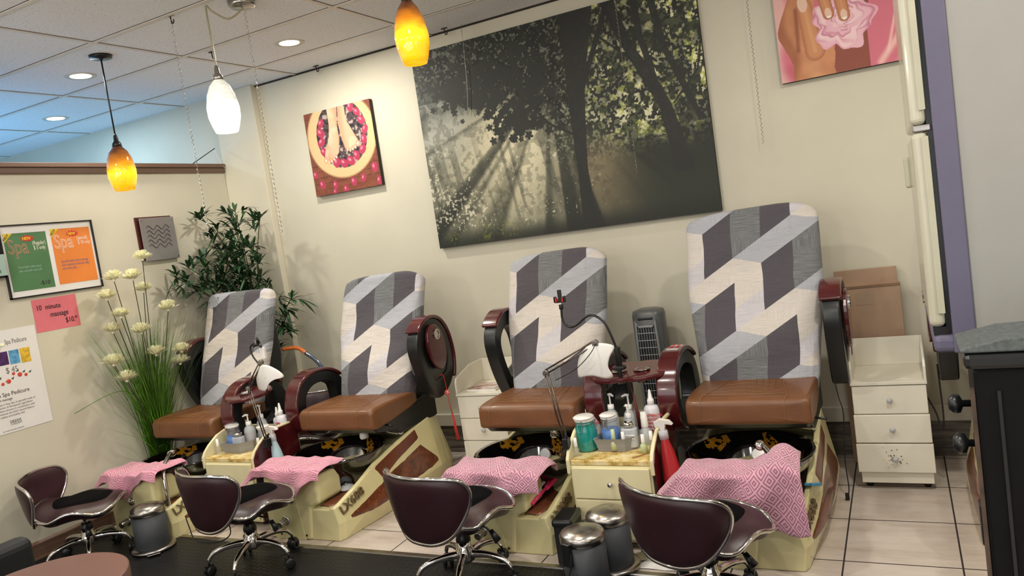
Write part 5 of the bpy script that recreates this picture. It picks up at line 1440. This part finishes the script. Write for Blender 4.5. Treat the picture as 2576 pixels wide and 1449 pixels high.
for q in tips:
    tp = Vector(q)-Vector((-4.42, 4.33, 0)); b0 = Vector((r.uniform(-.05, .05), r.uniform(-.05, .05), .22)); mid = Vector((tp.x*.25, tp.y*.25, tp.z*.72))
    pts = catmull([b0, mid, tp], 8)
    MB().tube(pts, .0035, 5).build('stem', stemg, t)
    for k in range(12):
        f_ = .42+.58*k/11; i = min(len(pts)-2, int(f_*(len(pts)-1))); p = pts[i]; dr = (pts[i+1]-pts[i]).normalized()
        tw = Vector((r.uniform(-1, 1), r.uniform(-1, .6), r.uniform(-.3, .6))).normalized()
        q2 = p+tw*r.uniform(.02, .10) if k < 11 else p
        for j in range(8):
            dv = (tw*.8+dr*.5+Vector((r.uniform(-1, 1), r.uniform(-1, .7), r.uniform(-.7, .6)))).normalized()
            lf = r.uniform(.09, .165); end = q2+dv*lf+Vector((-4.42, 4.33, 0))
            if end.x < XL+.02 or end.y > YB-.06: dv.x = abs(dv.x); dv.y = -abs(dv.y)
            leaf(fol, q2, dv, lf, r.uniform(.008, .013))
o = fol.build('foliage', leafg, t); o['kind'] = 'stuff'
PB = Vector((-4.655, 3.44, 0))
t = thing('flowering_grass_plant', 'tall artificial grass with cream pompom flowers beside the leftmost chair', 'plant', PB)
MB().lathe([(.0001, 0), (.055, 0), (.065, .20), (.06, .21), (.0001, .19)], n=24).build('pot', MATS['dark_pot'], t)
FL = [(3.476, 1.714), (3.242, 1.604), (3.378, 1.592), (3.441, 1.504), (3.171, 1.491), (3.243, 1.363), (3.603, 1.351), (3.369, 1.235), (3.169, 1.278), (3.448, 1.07), (3.65, 1.049), (3.133, 1.074), (3.201, .954), (3.62, .97)]
for i, (yy, zz) in enumerate(FL):
    xf = -4.5+random.Random(i).uniform(-.06, .05); k = xf/-4.5; yy2 = yy*k; zz2 = 1.57+(zz-1.57)*k
    c = Vector((xf, yy2, zz2-.02))-PB; b0 = Vector((r.uniform(-.02, .02), r.uniform(-.02, .02), .2)); mid = b0.lerp(c, .55)+Vector((0, (b0.y-c.y)*.18, 0))
    MB().tube(catmull([b0, mid, c], 8), .0028, 5).build('flower_stem', M('flower_stem_brown', '3b3a20', .6), t)
    m = MB(); R0 = r.uniform(.080, .092)
    for j in range(110):
        a = 2*PI*j/110*9+r.uniform(-.2, .2); el = r.uniform(.25, 1.3); dv = Vector((math.cos(a)*math.cos(el), math.sin(a)*math.cos(el), math.sin(el)))
        leaf(m, c+dv*.004, dv, R0*(1-.2*math.sin(el)), .0075, droop=.0)
    m.sphere(c, .011, 10, 6)
    m.build('flower_head', petalm, t)['kind'] = 'stuff'
m = MB()
for i in range(760):
    a = r.gauss(0, .17); up2 = r.uniform(.35, 1.15); fy = a*up2*1.0; b0 = Vector((r.uniform(-.03, .05), r.uniform(-.045, .045), .16))
    if i % 9 == 0: fy *= 2.0
    tip = Vector((max(-.06, r.gauss(.07, .07)), fy+.04-.02*up2, .2+up2)); mid = b0.lerp(tip, .5)+Vector((0, -fy*.18, .05))
    P = catmull([b0, mid, tip], 4); V = []
    wd = r.uniform(.0022, .0044)
    for k, p in enumerate(P):
        ww = wd*(1-(k/(len(P)-1))**2)+.0003; V += [p+Vector((ww*.5, -ww, 0)), p+Vector((-ww*.5, ww, 0))]
    m.add(V, [(2*k, 2*k+1, 2*k+3, 2*k+2) for k in range(len(P)-1)], True)
for P in ([(0, 0, .7), (.02, -.2, .86), (.0, -.52, .80)], [(0, 0, .2), (.1, .0, .42), (.16, -.10, .45)], [(0, 0, .2), (.1, .03, .40), (.15, -.03, .46)]):
    m.tube([Vector(p) for p in P], .0022, 4, smooth_pts=6)
o = m.build('grass_blades', grassm, t); o['kind'] = 'stuff'
# ------------------------------------------------------------------ small things
m = MB(); HP = [(-3.96, 4.05, .93), (-3.81, 4.03, .935), (-3.709, 4.0, .90), (-3.612, 3.98, .85), (-3.54, 3.96, .78), (-3.50, 3.94, .72)]
t = thing('wrapped_hose', 'curved hose wrapped in orange and blue plastic between the two leftmost chairs', 'hose', (0, 0, 0))
MB().tube(HP[:3], .014, 10, smooth_pts=6).build('orange_wrapping', M('orange_wrap', 'b5602e', .15, var=.2, vscale=40, coat=.7), t)
MB().tube(HP[2:], .0145, 10, smooth_pts=6).build('blue_wrapping', M('navy_wrap', '2c3a4e', .15, var=.5, vscale=60, coat=.8), t)
t = thing('red_knot_tassel', 'red charm tassel hanging from the raised armrest of the second chair', 'tassel', (-2.65, 4.045, .66))
MB().tube([(-.02, -.02, .03), (0, -.01, .035), (.004, 0, -.02), (.006, 0, -.1)], .0025, 6, smooth_pts=3).build('cord', redm, t)
MB().sphere((.006, 0, -.085), .020, sc_=(1, .6, 1)).build('glass_charm', M('red_white_glass', 'c9625c', .1, var=.5, vscale=90, coat=1), t)
m = MB(); m.cyl((.006, 0, -.10), (.02, 0, -.22), .0025, n=6); m.cyl((.02, 0, -.22), (.035, 0, -.39), .006, .011, n=8); m.build('tassel', redm, t)
t = thing('dark_red_tassel', 'dark red tassel hanging under the gooseneck phone holder', 'tassel', (-1.265, 3.56, .78))
MB().tube([(0, 0, 0), (.012, 0, -.10), (.02, 0, -.14)], .0022, 6, smooth_pts=3).build('cord', M('dark_red_cord', '5e1416', .6), t)
MB().cyl((.02, 0, -.13), (.032, 0, -.30), .006, .010, n=8).build('tassel', MATS['dark_red_cord'], t)
t = thing('grey_disc_lid', 'round grey plastic lid lying on the second chair brown shelf', 'lid', (-2.955, 3.33, .212)); t.rotation_euler = (.12, .05, 0)
MB().lathe([(.0001, 0), (.040, 0), (.044, .006), (.040, .012), (.028, .014), (.022, .02), (.0001, .022)], n=28).build('lid_body', ltgrey, t)
MB().lathe([(.0001, .02), (.01, .02), (.008, .03), (.0001, .031)], (.0, .0, 0), 14).build('lid_knob', greypl, t)
def brush(a, b, label, handle, head, hw):
    a, b = Vector(a), Vector(b); t = thing('foot_brush', label, 'brush', a); d = b-a; s = d.cross(Vector((0, 0, 1))).normalized()
    MB().tube([Vector((0, 0, .008)), d*.25+Vector((0, 0, .01)), d*.55+Vector((0, 0, .008))], [.010, .009, .007], 10).build('handle', handle, t)
    m = MB(); P0 = d*.52; V = []
    for z in (0, .012):
        for k, w_ in ((0, .4), (.1, .8), (.4, 1), (.75, 1), (1, .4)): V += [P0+d*.48*k-s*hw*w_+Vector((0, 0, z)), P0+d*.48*k+s*hw*w_+Vector((0, 0, z))]
    F = []
    for o_ in (0, 10):
        for k in range(4): F.append((o_+2*k, o_+2*k+1, o_+2*k+3, o_+2*k+2))
    for k in range(4): F += [(2*k, 2*k+2, 2*k+12, 2*k+10), (2*k+1, 2*k+3, 2*k+13, 2*k+11)]
    F += [(0, 1, 11, 10), (8, 9, 19, 18)]
    m.add(V, F, False); m.build('brush_head', head, t, bevel=.002)
brush((-1.685, 3.16, .225), (-1.645, 3.40, .285), 'pink-handled foot file lying on the third chair shelf', M('hot_pink_plastic', 'd2305e', .35), MATS['hot_pink_plastic'], .012)
brush((-1.72, 3.17, .235), (-1.685, 3.37, .295), 'pale translucent brush lying beside the pink foot file', M('pale_grey_plastic', 'c9c6c0', .4), MATS['pale_grey_plastic'], .014)
t = thing('blue_foot_file', 'blue-framed foot file with black grit leaning by the nearest basin', 'foot file', (-.440, 3.42, .262)); t.rotation_euler = (-.35, .0, .15)
m = MB(); m.ring([(-.035, -.07), (.035, -.07), (.035, .07), (-.035, .07)], [(-.028, -.062), (.028, -.062), (.028, .062), (-.028, .062)], 0, .012, 'z'); m.bx(-.010, .010, -.15, -.068, 0, .012); m.build('frame', M('sky_blue_plastic', '2f7fa6', .35), t, bevel=.002)
MB().bx(-.028, .028, -.062, .062, .003, .008).build('grit_pad', M('grit_black', '23272a', .9, bmp=.6, bscale=300), t)
m = MB(); m.tube([(-.36, 4.0, .60), (-.345, 3.98, .50), (-.33, 3.96, .42), (-.345, 3.95, .2), (-.34, 3.93, .06), (-.35, 3.92, .015)], .003, 6, smooth_pts=5); m.box((-.35, 3.92, .02), (.018, .018, .03))
tag(m.build('black_power_cord', rubber), 'black power cord hanging beside the nearest chair, plug at floor level', 'cord')
m = MB(); m.grid(14, 10, lambda u, v: (-1.16+.20*u, 3.06+.11*v, .002+.004*abs(math.sin(5*u+3*v))))
tag(m.build('crumpled_paper', paper, None, solid=.001), 'crumpled white paper on the floor in front of the nearest chair', 'paper')
m = MB(); m.tube([(.02, 4.12, .50), (.07, 4.12, .38), (.085, 4.1, .30), (.10, 4.08, .36), (.095, 4.1, .62)], .004, 6, smooth_pts=5)
tag(m.build('looped_cord', rubber), 'looped black cord right of the off-white cabinet, below the tall appliance', 'cord')
smudge()
# unseen glowing panel and area light, added as frontal fill behind the viewer
m = MB(); m.bx(-5, 2.5, YF, YF+.02, .7, 2.5)
struct(m.build('frontal_fill_panel_1', M('fill_panel_glow', 'ffffff', .5, var=0, emit='f0f4ff', es=1.0)))
l = bpy.data.lights.new('frontal_fill_light', 'AREA'); l.shape = 'RECTANGLE'; l.size = 7.4; l.size_y = 1.8; l.energy = 40; l.color = (.9, .94, 1)
lo = bpy.data.objects.new('frontal_fill_light', l); COL.objects.link(lo); lo.location = (-1.25, YF+.03, 1.6); lo.rotation_euler = (-PI/2, 0, 0); lo.rotation_euler = (PI/2, 0, 0)
# ------------------------------------------------------------------ camera
cam = bpy.data.cameras.new('camera'); co = bpy.data.objects.new('camera', cam); COL.objects.link(co)
cam.sensor_fit = 'HORIZONTAL'; cam.sensor_width = 36; cam.lens = 1930/2576*36; cam.clip_start = .05
yaw, pit, rol = [math.radians(a) for a in (-27.2, -4.68, -8.27)]
fw = Vector((math.sin(yaw)*math.cos(pit), math.cos(yaw)*math.cos(pit), math.sin(pit)))
rt = Vector((math.cos(yaw), -math.sin(yaw), 0)); up = rt.cross(fw)
r2 = rt*math.cos(rol)+up*math.sin(rol); u2 = up*math.cos(rol)-rt*math.sin(rol)
Rm = Matrix((r2, u2, -fw)).transposed().to_4x4(); Rm.translation = Vector((0, 0, 1.57))
co.matrix_world = Rm
sc.camera = co
w = bpy.data.worlds.new('world'); sc.world = w; w.use_nodes = True
w.node_tree.nodes['Background'].inputs[0].default_value = (.9, .92, 1, 1); w.node_tree.nodes['Background'].inputs[1].default_value = .3
sc.view_settings.view_transform = 'Standard'; sc.view_settings.look = 'None'; sc.view_settings.gamma = 1
sc.view_settings.exposure = -.30
sc.view_settings.use_curve_mapping = False
sc.cycles.use_denoising = True
